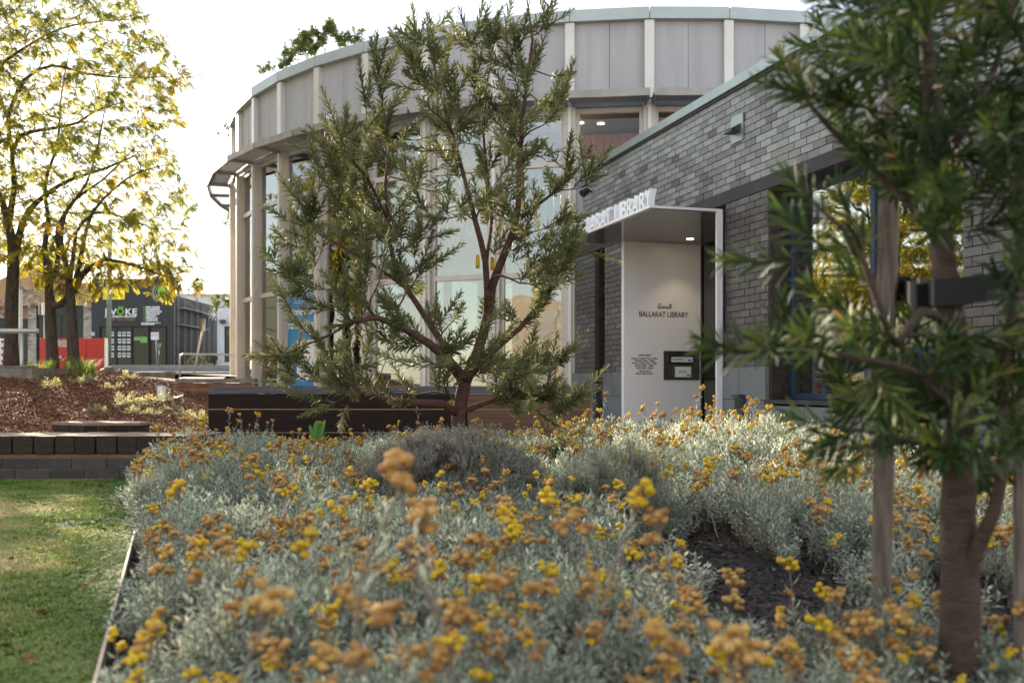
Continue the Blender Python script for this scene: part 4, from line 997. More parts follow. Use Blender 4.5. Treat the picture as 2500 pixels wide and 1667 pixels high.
# ------------------------------------------------------------------ vegetation helpers
class Skel:
    def __init__(s): s.p = []; s.par = []; s.r = []; s.chains = []
    def chain(s, pts, rads, parent=-1):
        ids = []; last = parent
        for q, r in zip(pts, rads):
            s.p.append(Vector(q)); s.r.append(r); s.par.append(last); last = len(s.p) - 1; ids.append(last)
        full = ([parent] if parent >= 0 else []) + ids
        s.chains.append(full); return ids
    def limb(s, pts, step=0.12, parent=-1):
        """pts: list of (Vector, radius); resampled with a smooth curve"""
        P3 = [Vector(a) for a, _ in pts]; RR_ = [b for _, b in pts]; out = []; ro_ = []
        n = len(P3)
        for i in range(n-1):
            p0 = P3[max(i-1, 0)]; p1 = P3[i]; p2 = P3[i+1]; p3 = P3[min(i+2, n-1)]
            m = max(1, int((p2-p1).length/step))
            for j in range(m):
                t = j/m
                q = 0.5*((2*p1) + (p2-p0)*t + (2*p0-5*p1+4*p2-p3)*t*t + (3*p1-p0-3*p2+p3)*t**3)
                out.append(q); ro_.append(RR_[i]*(1-t)+RR_[i+1]*t)
        out.append(P3[-1]); ro_.append(RR_[-1])
        return s.chain(out, ro_, parent)
    def near(s, q): 
        A = np.array([tuple(v) for v in s.p]); return int(np.argmin(((A - np.array(tuple(q)))**2).sum(1)))
    def grow(s, tip, rtip, rmax, step, wz=1.0, sag=0.0, jit=0.04, rise=0.35, taper=0.6):
        A = np.array([tuple(v) for v in s.p]); T = np.array(tuple(tip)); D = T - A
        d = np.linalg.norm(D, axis=1) + wz*np.maximum(0, -D[:, 2]) + 0.02/np.maximum(np.array(s.r), 0.003)*0.02
        j = int(np.argmin(d)); p0 = s.p[j]
        L = (tip - p0).length
        if L < step*1.2: return None
        pd = (p0 - s.p[s.par[j]]).normalized() if s.par[j] >= 0 else Vector((0,0,1))
        n = max(2, int(L/step)); c1 = p0 + pd*L*rise; c2 = tip - (tip-p0).normalized()*L*0.3 + Vector((0,0,-sag*L))
        pts = []
        for i in range(1, n+1):
            t = i/n; q = p0*(1-t)**3 + c1*3*t*(1-t)**2 + c2*3*t*t*(1-t) + tip*t**3
            if i < n: q = q + Vector((rnd.gauss(0,1), rnd.gauss(0,1), rnd.gauss(0,1)))*jit*L*0.3
            pts.append(q)
        r0 = min(s.r[j]*taper, rmax, rtip + L*0.02)
        return s.chain(pts, [r0 + (rtip-r0)*(i/n) for i in range(1, n+1)], j)

def pip(x, y, poly):
    c = False; n = len(poly); j = n-1
    for i in range(n):
        xi, yi = poly[i]; xj, yj = poly[j]
        if (yi > y) != (yj > y) and x < (xj-xi)*(y-yi)/(yj-yi)+xi: c = not c
        j = i
    return c
def poisson(poly, dmin, n, rr=rnd):
    xs_ = [p[0] for p in poly]; ys_ = [p[1] for p in poly]; out = []
    for _ in range(n*40):
        x = rr.uniform(min(xs_), max(xs_)); y = rr.uniform(min(ys_), max(ys_))
        if pip(x, y, poly) and all((x-a)**2+(y-b)**2 > dmin*dmin for a, b in out):
            out.append((x, y))
            if len(out) >= n: break
    return out

def shoots_mesh(shoots, tpl, nleaf, size, th0, th1, tone_mu, tone_sd, stem_r):
    """shoots: list of (base, dir, length); returns leaf arrays and stems MB"""
    pos, D, U, S, T = [], [], [], [], []
    ga = 2.39996
    for (b, d, L) in shoots:
        d = d.normalized(); a = d.orthogonal().normalized(); c = d.cross(a)
        n = int(nleaf*(0.75+0.5*rnd.random())*max(0.5, min(1.3, L/0.16))); ph = rnd.random()*6.28; tb_ = rnd.gauss(0, tone_sd)
        bend = Vector((rnd.gauss(0,.2), rnd.gauss(0,.2), rnd.gauss(0.1,.2)))
        for i in range(n):
            t = (i+0.5)/n; p = b + d*L*t + bend*L*t*t*0.3
            th = th0 + (th1-th0)*t + rnd.gauss(0, .12); an = ph + ga*i
            rad = a*math.cos(an) + c*math.sin(an)
            ld = d*math.cos(th) + rad*math.sin(th)
            pos.append(tuple(p)); D.append(tuple(ld)); U.append(tuple(d*math.sin(th) - rad*math.cos(th) + Vector((rnd.gauss(0,.25), rnd.gauss(0,.25), rnd.gauss(0,.25)))))
            S.append(size*(0.65+0.45*math.sin(math.pi*min(1, t*0.8+0.2)) + rnd.gauss(0, .08))); T.append(min(1, max(0, tone_mu + tb_ + rnd.gauss(0, tone_sd) + 0.18*(t-.5))))
    pos, D, U, S = map(np.array, (pos, D, U, S))
    V, F, k = scatter_leaves(tpl, pos, frames(D, U), S)
    return V, F, np.repeat(np.array(T), k)

def skel_mesh(sk, k=6, rmin=0.0):
    mb = MB()
    for ch in sk.chains:
        if len(ch) < 2: continue
        rr = [sk.r[i] for i in ch]
        if sk.par[ch[1]] == ch[0] and len(sk.chains) > 1 and rr[0] > rr[1]*1.5: rr[0] = rr[1]*1.15
        if max(rr) < rmin: continue
        mb.tube([sk.p[i] for i in ch], rr, k if max(rr) > 0.02 else 5, cap=True)
    return mb

def tip_shoots(sk, chain, nside, Lr, up=0.25, spread=0.7, frac=0.55):
    out = []
    e = sk.p[chain[-1]]; d = (e - sk.p[chain[-2]] if len(chain) > 1 else Vector((0,0,1))).normalized()
    out.append((e - d*0.03, (d + Vector((0,0,up*.5))).normalized(), rnd.uniform(*Lr)))
    for _ in range(nside):
        i = int(len(chain)*(1-frac*rnd.random())) - 1; i = max(1, min(len(chain)-1, i)); q = sk.p[chain[i]]
        dd = (q - sk.p[chain[i-1]]).normalized(); o = Vector((rnd.gauss(0,1), rnd.gauss(0,1), rnd.gauss(0,1))); o = (o - dd*o.dot(dd)).normalized()
        out.append((q, (dd*0.75 + o*spread + Vector((0,0,up))).normalized(), rnd.uniform(*Lr)*0.9))
    return out

# ------------------------------------------------------------------ banksia in the middle of the bed
BY = 6.2
def B(px, py, dy=0.0): return P(px, py, BY + dy)
tree = thing('banksia_tree', 'slender multi stemmed banksia with narrow olive leaves standing in the middle of the flower bed', 'tree', tuple(B(1130, 1190)))
org = tree.location.copy()
sk = Skel()
main = sk.limb([(B(1130,1215), .055), (B(1120,1100), .047), (B(1118,1010), .044), (B(1135,930), .042), (B(1165,860,.05), .036), (B(1190,770,.05), .032), (B(1200,700,.05), .030), (B(1235,610,.05), .025), (B(1262,540,.05), .021), (B(1266,430,.05), .018), (B(1275,300,.02), .014), (B(1288,190), .011), (B(1300,100), .008), (B(1290,20), .005), (B(1275,-60), .003)])
def sub(px, py, dy, pts):
    j = sk.near(B(px, py, dy)); return sk.limb([(sk.p[j], pts[0][3]*1.05)] + [(B(a, b, c), r) for a, b, c, r in pts], parent=j)
sub(1190,740,.05, [(1185,640,-.05,.020),(1160,540,-.1,.017),(1135,440,-.12,.013),(1105,330,-.15,.010),(1075,230,-.15,.007),(1050,120,-.15,.004)])
sub(1135,930,0, [(1095,880,-.1,.030),(1050,840,-.15,.026),(985,800,-.2,.022),(920,775,-.25,.018),(860,785,-.3,.012),(800,820,-.3,.008),(740,845,-.32,.005),(680,870,-.3,.004)])
sub(1120,1000,0, [(1080,985,-.15,.024),(1000,982,-.25,.021),(930,972,-.3,.017),(870,950,-.32,.013),(830,905,-.35,.009),(800,870,-.35,.006)])
sub(1100,890,-.1, [(1075,830,.15,.024),(1030,760,.2,.020),(990,700,.2,.017),(960,640,.22,.015),(948,540,.2,.012),(940,450,.2,.010),(950,360,.2,.007),(935,260,.2,.005)])
sub(1150,900,0, [(1210,850,.15,.022),(1270,800,.2,.018),(1320,740,.25,.014),(1355,680,.28,.010),(1400,610,.3,.006)])
sub(1120,1010,0, [(1180,985,.1,.018),(1250,965,.2,.014),(1310,970,.2,.010),(1370,985,.2,.006)])
sub(1262,540,.05, [(1300,510,.0,.012),(1340,480,-.05,.009),(1385,440,-.05,.006),(1420,400,-.05,.004)])
sub(980,690,.2, [(900,640,.1,.011),(830,600,.1,.008),(760,560,.1,.005),(700,540,.1,.004)])
sub(948,520,.2, [(900,440,.1,.009),(850,380,.1,.007),(810,330,.1,.004)])
sub(1180,640,-.05, [(1200,540,.2,.013),(1190,430,.25,.010),(1180,320,.25,.008),(1190,200,.25,.005),(1210,90,.25,.004)])
poly = [(622,880),(650,815),(700,760),(650,640),(690,540),(740,470),(775,340),(860,260),(890,150),(965,130),(1000,60),(1060,90),(1110,120),(1135,60),(1200,70),(1235,-40),(1320,-40),(1335,60),(1290,170),(1395,200),(1380,260),(1310,330),(1370,400),(1440,420),(1410,520),(1430,620),(1375,690),(1335,790),(1380,870),(1310,930),(1430,975),(1390,1020),(1250,1010),(1180,930),(1100,960),(1010,950),(1000,1010),(850,1000),(790,1010),(720,975),(690,910)]
tips = [q_ for q_ in poisson(poly, 26, 330) if rnd.random() < (.72 if q_[1] < 420 else .5 if q_[1] < 850 else .65)]
tips += poisson([(1200,960),(1240,900),(1390,870),(1320,930),(1440,965),(1400,1030),(1230,1010)], 28, 15) + poisson([(1290,640),(1380,560),(1440,600),(1370,700),(1300,760)], 22, 12)
cx, cy = 1110, 930
tips.sort(key=lambda t: (t[0]-cx)**2 + (t[1]-cy)**2)
shoots = []
for (x, y) in tips:
    dy = rnd.gauss(0, 0.30)
    ch = sk.grow(B(x, y, dy), 0.0025, 0.012, 0.07, wz=1.2, jit=0.03, rise=0.4)
    if ch: shoots += tip_shoots(sk, [sk.par[ch[0]]] + ch, 2, (0.15, 0.30), up=0.6, spread=.5)
for ch in list(sk.chains[1:11]): shoots += tip_shoots(sk, ch, 5, (0.14, 0.24), up=0.6, frac=0.5)
mb = skel_mesh(sk, 9, .0052); mb.v = [tuple(Vector(v) - org) for v in mb.v]; mb.build('trunk', M['bark_b'], tree, smooth_=True)
tw = skel_mesh(sk, 5, 0); 
V, F, T = shoots_mesh(shoots, leaf_template(0.19, 0.12, 0.05, 1.3), 36, 0.056, 0.95, 0.38, 0.46, 0.12, 0.003)
V = V - np.array(org)
me = np_mesh('foliage', V, F, M['banksia'], T); o = bpy.data.objects.new('crown', me); C.objects.link(o); o.parent = tree
st = MB()
for (b, d, L) in shoots: st.tube([b - org, b + d*L*0.5 - org, b + d*L - org], [.003, .0025, .0015], 4, cap=False)
for ch in sk.chains:
    if 0 < max(sk.r[i] for i in ch) < .0125: st.tube([sk.p[i]-org for i in ch], [sk.r[i] if n_ else sk.r[ch[1]] for n_, i in enumerate(ch)], 5, cap=False)
st.build('twigs', M['bark_b'], tree, kind='stuff')
# banksia cones
for (x, y, dy) in ((774, 915, -.35), (1166, 655, -.1), (1202, 660, .0)):
    q = B(x, y, dy) - org; mb = MB(); mb.tube([q, q+Vector((0,0,.03)), q+Vector((0,0,.07)), q+Vector((0,0,.085))], [.012,.014,.013,.005], 9); mb.build('flower_cone', M['yellow'] if x > 1000 else M['bush'], tree, smooth_=True)

# ------------------------------------------------------------------ near banksia with stake and tie
CY = 2.35
def N(px, py, dy=0.0): return P(px, py, CY + dy)
tree2 = thing('young_banksia_tree', 'close dark green banksia tied to a timber stake at right edge', 'tree', (N(2345, 1765).x, CY, 0))
org2 = tree2.location.copy(); sk = Skel()
sk.limb([(Vector((org2.x, CY, -.02)), .052), (N(2340,1600), .046), (N(2345,1450), .044), (N(2338,1250), .040), (N(2350,1000), .034), (N(2325,800), .031), (N(2300,600,.05), .028), (N(2290,400,.05), .022), (N(2270,200,.05), .018), (N(2255,0,.05), .014), (N(2240,-300,.05), .008), (N(2230,-500,.05), .005)], step=.05)
def sub2(px, py, dy, pts):
    j = sk.near(N(px, py, dy)); return sk.limb([(sk.p[j], pts[0][3]*1.05)] + [(N(a, b, c), r) for a, b, c, r in pts], parent=j, step=.05)
sub2(2350,1420,0, [(2390,1330,-.05,.018),(2425,1250,-.08,.016),(2450,1120,-.1,.013),(2450,950,-.1,.011),(2470,760,-.1,.009),(2500,560,-.1,.006)])
sub2(2325,800,0, [(2250,760,-.1,.012),(2190,840,-.15,.010),(2150,760,-.2,.009),(2110,640,-.2,.007),(2060,560,-.2,.006),(1990,500,-.2,.004)])
sub2(2345,1000,0, [(2290,960,-.1,.010),(2220,900,-.2,.008),(2130,880,-.2,.007),(2020,860,-.2,.005),(1900,860,-.2,.004),(1800,850,-.2,.003)])
sub2(2300,600,0, [(2240,520,.1,.013),(2150,430,.15,.010),(2060,350,.15,.008),(1980,260,.15,.006),(1930,190,.15,.004)])
sub2(2290,420,0, [(2340,330,.1,.013),(2400,230,.15,.010),(2450,100,.15,.007),(2480,-50,.1,.005)])
sub2(2345,1080,0, [(2280,1080,-.05,.008),(2200,1070,-.1,.007),(2100,1050,-.1,.005),(2010,1040,-.1,.004)])
poly2 = [(1905,140),(1990,170),(2080,60),(2110,-80),(2560,-80),(2560,1150),(2420,1180),(2300,1120),(2180,1150),(2050,1090),(1960,1040),(1890,1000),(1930,930),(1820,880),(1770,870),(1780,830),(1900,830),(1950,800),(1920,720),(1880,640),(1890,560),(1960,600),(2060,600),(2080,480),(1990,400),(1930,300),(1860,220)]
core2 = [(2110,-80),(2560,-80),(2560,1150),(2420,1180),(2300,1080),(2160,1080),(2140,1000),(2110,820),(2200,560),(2120,430),(2070,230)]
tips = [q for q in poisson(poly2, 40, 260) if rnd.random() < (.55 if pip(q[0], q[1], core2) else 0.18) and not (2090 < q[0] < 2520 and 600 < q[1] < 790 and rnd.random() < .85) and not (2100 < q[0] < 2230 and 470 < q[1] < 640)]
tips.sort(key=lambda t: (t[0]-2320)**2 + (t[1]-900)**2*0.6)
shoots = [(N(1850, 862, -.2), Vector((-1,-.1,.05)), .13)]
for (x, y) in tips:
    ch = sk.grow(N(x, y, rnd.gauss(0.02, 0.22)), 0.002, 0.010, 0.04, wz=0.8, jit=0.03, rise=0.4)
    if ch: shoots += tip_shoots(sk, [sk.par[ch[0]]] + ch, 1, (0.09, 0.19), up=0.3)
for ch in list(sk.chains[1:7]): shoots += tip_shoots(sk, ch, 5, (0.08, 0.13), up=0.2, frac=0.6)
def clear_(s_):
    e = s_[0] + s_[1]*s_[2]; px_ = 1250 + FP*e.x/e.y; py_ = HOR - FP*(e.z-CAMZ)/e.y
    return s_[0].y > 1.5 and not (2120 < px_ < 2480 and 630 < py_ < 760 and e.y < 2.5 and rnd.random() < .8)
shoots = [s_ for s_ in shoots if clear_(s_)]
mb = skel_mesh(sk, 10, .0045); mb.v = [tuple(Vector(v) - org2) for v in mb.v]; mb.build('trunk', M['bark_r'], tree2, smooth_=True)
V, F, T = shoots_mesh(shoots, leaf_template(0.13, 0.12, 0.05, 1.0), 36, 0.072, 1.0, 0.38, 0.44, 0.17, 0.003)
me = np_mesh('foliage', V - np.array(org2), F, M['banksia_d'], T); o = bpy.data.objects.new('crown', me); C.objects.link(o); o.parent = tree2
st = MB()
for (b, d, L) in shoots: st.tube([b - org2, b + d*L - org2], [.003, .002], 4, cap=False)
st.build('twigs', M['bark_r'], tree2, kind='stuff')
# stake, tie, irrigation pipe
def stake(name, px0, py0, px1, py1, Y, lab, rz):
    b = P(px0, py0, Y); b.z = max(b.z, 0.0); t = P(px1, py1, Y); mb = MB(); v = t - b
    mb.obox((0,0,-.15), tuple(v), .048, .048, up=Vector((math.sin(rz), math.cos(rz), 0)))
    return tag(mb.build(name, M['stake'], loc=b, bevel=.002), lab, 'stake')
stake('timber_stake', 2146, 1600, 2185, -260, 2.75, 'square grey timber stake left of the young banksia trunk', .5)
stake('timber_stake', 2506, 1765, 2500, 250, 2.40, 'square grey timber stake cut off by the right edge', .3)
tie = thing('tree_tie', 'black webbing strap looped between the stakes and banksia trunk', 'tree tie', tuple(N(2320, 720)))
mb = MB()
def ribbon(mb, pts, h, th=.004):
    vs = []
    for p in pts: vs += [(p[0],p[1],p[2]-h/2),(p[0],p[1],p[2]+h/2)]
    n = len(pts); mb.add(vs, [(2*i,2*i+2,2*i+3,2*i+1) for i in range(n-1)])
o0 = tie.location
pA = P(2152, 705, 2.82) - o0; pB = P(2560, 660, 2.5) - o0
for s_ in (-1, 1):
    pts = [tuple(pA + Vector((-.005, s_*.035, .0))), tuple(pA + Vector((.07, s_*.03, 0))), (-.06, s_*.05+.0, .0), (0, s_*.055, .005), (.06, s_*.05, .01), tuple(pB + Vector((0, s_*.03, 0)))]
    ribbon(mb, pts, .062)
ribbon(mb, [tuple(pA + Vector((-.005,-.035,0))), tuple(pA + Vector((-.03,0,0))), tuple(pA + Vector((-.005,.035,0)))], .085)
tb2 = mb.build('strap', M['rubber'], tie); sf = tb2.modifiers.new('solid', 'SOLIDIFY'); sf.thickness = .004
mb = MB(); mb.tube([P(2030,1700,2.35), P(2060,1640,2.45), P(2120,1590,2.7), P(2240,1560,2.95), P(2400,1600,3.0)], .011, 8)
hp = mb.build('irrigation_pipe', M['hose'], smooth_=True); tag(hp, 'brown irrigation pipe curving over bark at foot of stake', 'pipe')

# ------------------------------------------------------------------ street trees (yellow green)
TY = 20.0
def Q(px, py, dy=0.0): return P(px, py, TY + dy)
tdefs = [
 ('big_left', 'yellow leaved street tree with dark trunk behind the concrete planter', [
   [(28,905,0,.17),(28,830,0,.135),(29,740,0,.13),(33,640,0,.115),(30,590,0,.09),(20,540,0,.075),(0,480,0,.06),(-40,400,.3,.045),(-60,250,.5,.03),(-60,100,.6,.02)],
   [(32,630,0,.10),(48,570,0,.07),(70,515,-.2,.06),(120,470,-.3,.045),(170,440,-.5,.035),(260,410,-.6,.025),(330,380,-.7,.015)],
   [(25,560,0,.07),(35,460,.2,.055),(30,370,.4,.045),(50,330,.4,.04),(120,315,.3,.033),(190,300,.2,.026),(235,270,.1,.02),(300,250,0,.012)],
   [(30,370,.4,.045),(20,290,.5,.04),(60,195,.5,.034),(130,160,.4,.028),(200,178,.3,.022),(300,190,.2,.016),(420,188,.1,.008)],
   [(20,290,.5,.04),(-10,180,.6,.03),(80,105,.6,.024),(180,62,.5,.017),(350,45,.4,.008)]], (28, 905)),
 ('forked', 'forked street tree with low limb reaching right past red cabinet', [
   [(130,922,-.4,.14),(127,850,-.4,.115),(124,790,-.4,.11),(123,745,-.4,.10),(119,690,-.4,.075),(114,640,-.4,.065),(108,605,-.4,.055),(118,540,-.3,.045),(110,450,-.2,.035),(140,350,0,.025),(150,230,.1,.015),(170,120,.1,.008)],
   [(126,748,-.4,.08),(150,742,-.5,.075),(178,712,-.6,.072),(200,672,-.7,.06),(225,650,-.8,.042),(255,632,-.9,.034),(300,640,-1,.026),(350,655,-1,.02),(400,672,-1,.013),(470,690,-1,.006)],
   [(190,690,-.6,.06),(195,640,-.6,.048),(205,590,-.6,.04),(225,520,-.7,.03),(280,460,-.8,.022),(340,420,-.8,.014),(420,400,-.8,.007)],
   [(121,700,-.4,.07),(138,660,-.3,.055),(143,610,-.2,.048),(140,560,-.2,.04),(180,490,-.2,.03),(250,440,-.3,.02),(330,360,-.3,.012)]], (130, 922)),
 ('rough', 'rough barked street tree right of the forked one before red cabinet', [
   [(182,925,-1,.135),(179,860,-1,.112),(176,790,-1,.10),(173,730,-1,.085),(168,690,-1,.065),(160,640,-.9,.05),(150,590,-.8,.04),(160,520,-.7,.032),(210,450,-.6,.024),(240,350,-.6,.016),(260,240,-.6,.01)],
   [(168,680,-1,.05),(180,620,-1.1,.04),(185,570,-1.2,.034),(230,520,-1.3,.026),(300,530,-1.4,.018),(380,560,-1.5,.010),(440,560,-1.5,.006)]], (182, 925)),
]
crown_poly = [(-420,-260),(250,-260),(300,-60),(350,40),(395,75),(430,150),(485,180),(420,235),(440,300),(410,345),(440,430),(480,500),(450,560),(490,620),(430,690),(340,660),(250,655),(170,650),(100,700),(40,640),(-80,640),(-420,600)]
tips = poisson(crown_poly, 15, 1500)
sks = []
for nm, lab, limbs, base in tdefs:
    s_ = Skel()
    for i, lm in enumerate(limbs):
        pts = [(Q(a, b, c), r) for a, b, c, r in lm]
        if i == 0: s_.limb(pts, step=.25)
        else: j = s_.near(pts[0][0]); pts[0] = (s_.p[j], pts[0][1]); s_.limb(pts, step=.25, parent=j)
    sks.append(s_)
ftpl_V = []; ftpl_F = []
def frond_template():
    V = []; F = []
    def q(a, b, c, d): n = len(V); V.extend([a, b, c, d]); F.append((n, n+1, n+2, n+3))
    cz = lambda y: -0.35*y*y
    q((-.02,0,0),(.02,0,0),(.012,1,cz(1)),(-.012,1,cz(1)))
    for i in range(6):
        y = .12 + .15*i
        for s_ in (-1, 1):
            L = .26*(1 - .3*abs(i-2.5)/2.5)
            q((0,y-.02,cz(y)),(s_*L*.6,y-.01,cz(y)-.03),(s_*L,y+.10,cz(y)-.08),(s_*L*.4,y+.14,cz(y)-.02))
    return np.array(V), np.array(F)
FT = frond_template()
tips.sort(key=lambda t: (t[0]-100)**2 + (t[1]-620)**2)
fpos = [[], [], []]
def dist_s(s_, q):
    A = np.array([tuple(v) for v in s_.p]); return ((A - np.array(tuple(q)))**2).sum(1).min()
low = [(x, y, 1) for x, y in poisson([(70,650),(200,610),(330,640),(440,640),(520,700),(400,725),(330,690),(250,735),(170,720),(90,700)], 11, 90)]
for tt in tips + low:
    x, y = tt[0], tt[1]; q = Q(x, y, rnd.gauss(0.0, 1.3) if len(tt) == 2 else rnd.uniform(-1.3, -.3)); 
    if x < -50 : q.y += rnd.uniform(-1, 2)
    i = min(range(3), key=lambda i_: dist_s(sks[i_], q)*rnd.uniform(.4, 1.6)*(1, .6, .5)[i_])
    if len(tt) == 3: i = 1
    if i == 1 and y < 250: i = 0
    ch = sks[i].grow(q, .0065, .035, .14, wz=0.3, sag=-0.02, jit=0.05, rise=0.25)
    if ch: fpos[i].append([sks[i].par[ch[0]]] + ch)
tree_objs = []
for i, (nm, lab, limbs, base) in enumerate(tdefs):
    b = Q(base[0], base[1], limbs[0][0][2]); t = thing('street_tree', lab, 'tree', tuple(b), group='yellowing street trees'); s_ = sks[i]; tree_objs.append(t)
    mb = skel_mesh(s_, 9, .0); mb.v = [tuple(Vector(v) - b) for v in mb.v]; mb.build('trunk', M['bark'], t, smooth_=True)
    pos, D, U, S, T = [], [], [], [], []
    for ch in fpos[i]:
        tb_ = rnd.gauss(0, .12) + 0.05
        n = len(ch)
        for kk in range(max(1, int(n*0.35)), n):
            p = s_.p[ch[kk]]; dd = (p - s_.p[ch[kk-1]]).normalized()
            g = 0.35*noise.noise(p*0.7) 
            for _ in range(rnd.choice((4,5,6,7))):
                o_ = Vector((rnd.gauss(0,1), rnd.gauss(0,1), rnd.gauss(0,.5)))
                d2 = (dd*0.5 + o_*0.5 + Vector((.25,0,-.45))).normalized()
                pos.append(tuple(p + Vector((rnd.uniform(-.05,.05),)*3))); D.append(tuple(d2)); U.append((rnd.gauss(0,.5), rnd.gauss(0,.5), 1.0))
                S.append(rnd.uniform(.12, .22)); T.append(min(1, max(0, .52 + tb_ + g + rnd.gauss(0,.12) - .12*smooth(6, 9, p.z) + 0.08*smooth(4.4, 3.4, p.z))))
    V, F, k = scatter_leaves(FT, np.array(pos), frames(np.array(D), np.array(U)), np.array(S))
    me = np_mesh('foliage', V - np.array(b), F, M['locust'], np.repeat(np.array(T), k)); o = bpy.data.objects.new('crown', me); C.objects.link(o); o.parent = t
def copy_tree(o, loc, rz, lab, scl=1.0):
    c_ = o.copy(); C.objects.link(c_); c_.location = loc; c_.rotation_euler = (0,0,rz); c_.scale = (scl,)*3; c_['label'] = lab
    for ch in o.children: d = ch.copy(); C.objects.link(d); d.parent = c_
    return c_
copy_tree(tree_objs[0], (-13.8, 17.5, .9), 2.6, 'yellow leaved street tree added out of view to shade the lawn')  # unseen copy added for its shade on the lawn
copy_tree(tree_objs[0], (-16.5, 20.5, 1.0), 2.0, 'yellow leaved street tree further left along the pavement')
copy_tree(tree_objs[2], (-13.0, 19.0, .9), 1.2, 'rough barked street tree added outside the left edge to shade the lawn', 1.05)  # another unseen copy, added to close sun gaps over the lawn
copy_tree(tree_objs[1], (-21.5, 23.5, 1.0), 4.4, 'forked street tree furthest left along the pavement')

# trees peeping behind the roof and by the road
def blob_tree(name, lab, cat, base, tips3, m, size, tone=(.4,.2), limbr=.12, nl=16, trunk=True):
    t = thing(name, lab, cat, tuple(base)); s_ = Skel(); top = sum((q for q in tips3), Vector())/len(tips3)
    s_.limb([(Vector(base), limbr), (Vector(base).lerp(top, .5) + Vector((.1,0,0)), limbr*.6), (top, limbr*.25)], step=.3)
    chs = []
    for q in tips3:
        ch = s_.grow(q, .006, limbr*.4, .2, wz=.8, jit=.05)
        if ch: chs.append([s_.par[ch[0]]] + ch)
    sh_ = []
    for ch in chs: sh_ += tip_shoots(s_, ch, 3, (size*1.5, size*3.5), up=.2, frac=.7)
    for q in tips3: sh_.append((q, Vector((rnd.gauss(0,1), rnd.gauss(0,1), 1)), size*2))
    mb = skel_mesh(s_, 6); mb.v = [tuple(Vector(v)-Vector(base)) for v in mb.v]; mb.build('trunk', M['bark'], t)
    V, F, T = shoots_mesh(sh_, quad_leaf(.5), nl, size, 1.2, .7, tone[0], tone[1], .003)
    me = np_mesh('foliage', V - np.array(base), F, m, T); o = bpy.data.objects.new('crown', me); C.objects.link(o); o.parent = t; return t
Yb = 42
pp_ = [(655,165),(700,125),(715,135),(740,110),(745,85),(770,75),(790,95),(800,65),(805,60),(820,80),(840,100),(860,95),(870,75),(690,150),(760,120),(725,120),(735,95),(780,110),(830,90)]
blob_tree('tall_tree', 'green tree top showing above the curved roof edge', 'tree', (P(790,0,Yb).x, Yb, 1.6), [P(x + rnd.uniform(-6,6), y+rnd.uniform(-6,6)+8, Yb + rnd.uniform(-1,1)) for x, y in pp_ for _ in range(2)] + [P(rnd.uniform(640,900), rnd.uniform(190,400), Yb+rnd.uniform(-1.5,1.5)) for _ in range(20)], M['bush'], .16, (.35,.2), .2)
blob_tree('slender_tree', 'small tree sprigs showing left of curved building', 'tree', (P(600,0,34).x, 34, 1.2), [P(x + rnd.uniform(-5,5), y + rnd.uniform(-8,8), 34) for x, y in ((555,322),(562,345),(545,325),(560,545),(556,560),(575,600),(590,420),(600,500),(610,350),(600,620))], M['bush'], .13, (.5,.2), .08)
blob_tree('roadside_bush', 'olive bush rising behind white brick shop', 'bush', (P(556,0,64).x, 64, 2.2), [P(rnd.uniform(522,590), rnd.uniform(722,800), 64 + rnd.uniform(-1,1)) for _ in range(30)], M['bush'], .16, (.7,.2), .1)
blob_tree('driveway_shrub', 'small green shrub against side of black shop', 'shrub', (P(445,0,66).x, 66, 2.3), [P(rnd.uniform(438,452), rnd.uniform(835,860), 66) for _ in range(10)], M['bush'], .12, (.6,.2), .05)
blob_tree('driveway_shrub', 'low shrub at corner of white brick shop', 'shrub', (P(522,0,57.5).x, 57.5, 2.0), [P(rnd.uniform(512,530), rnd.uniform(868,890), 57.5) for _ in range(10)], M['bush'], .12, (.3,.2), .05)
blob_tree('dry_weed', 'dry straw coloured weeds in driveway opening', 'weeds', (P(480,0,58.5).x, 58.5, 2.0), [P(rnd.uniform(462,498), rnd.uniform(872,893), 58.5) for _ in range(14)], M['palecover'], .10, (.8,.2), .02)
# trees across the street behind the viewpoint, mirrored in the curved glazing
for x, y, rz, sc_, lab in ((-12,-16,1.0,.9,'street tree standing behind the viewpoint to the left'),(6,-20,3.0,1.0,'street tree standing directly behind the viewpoint')):
    copy_tree(tree_objs[0], (x, y, 0), rz, lab, sc_)

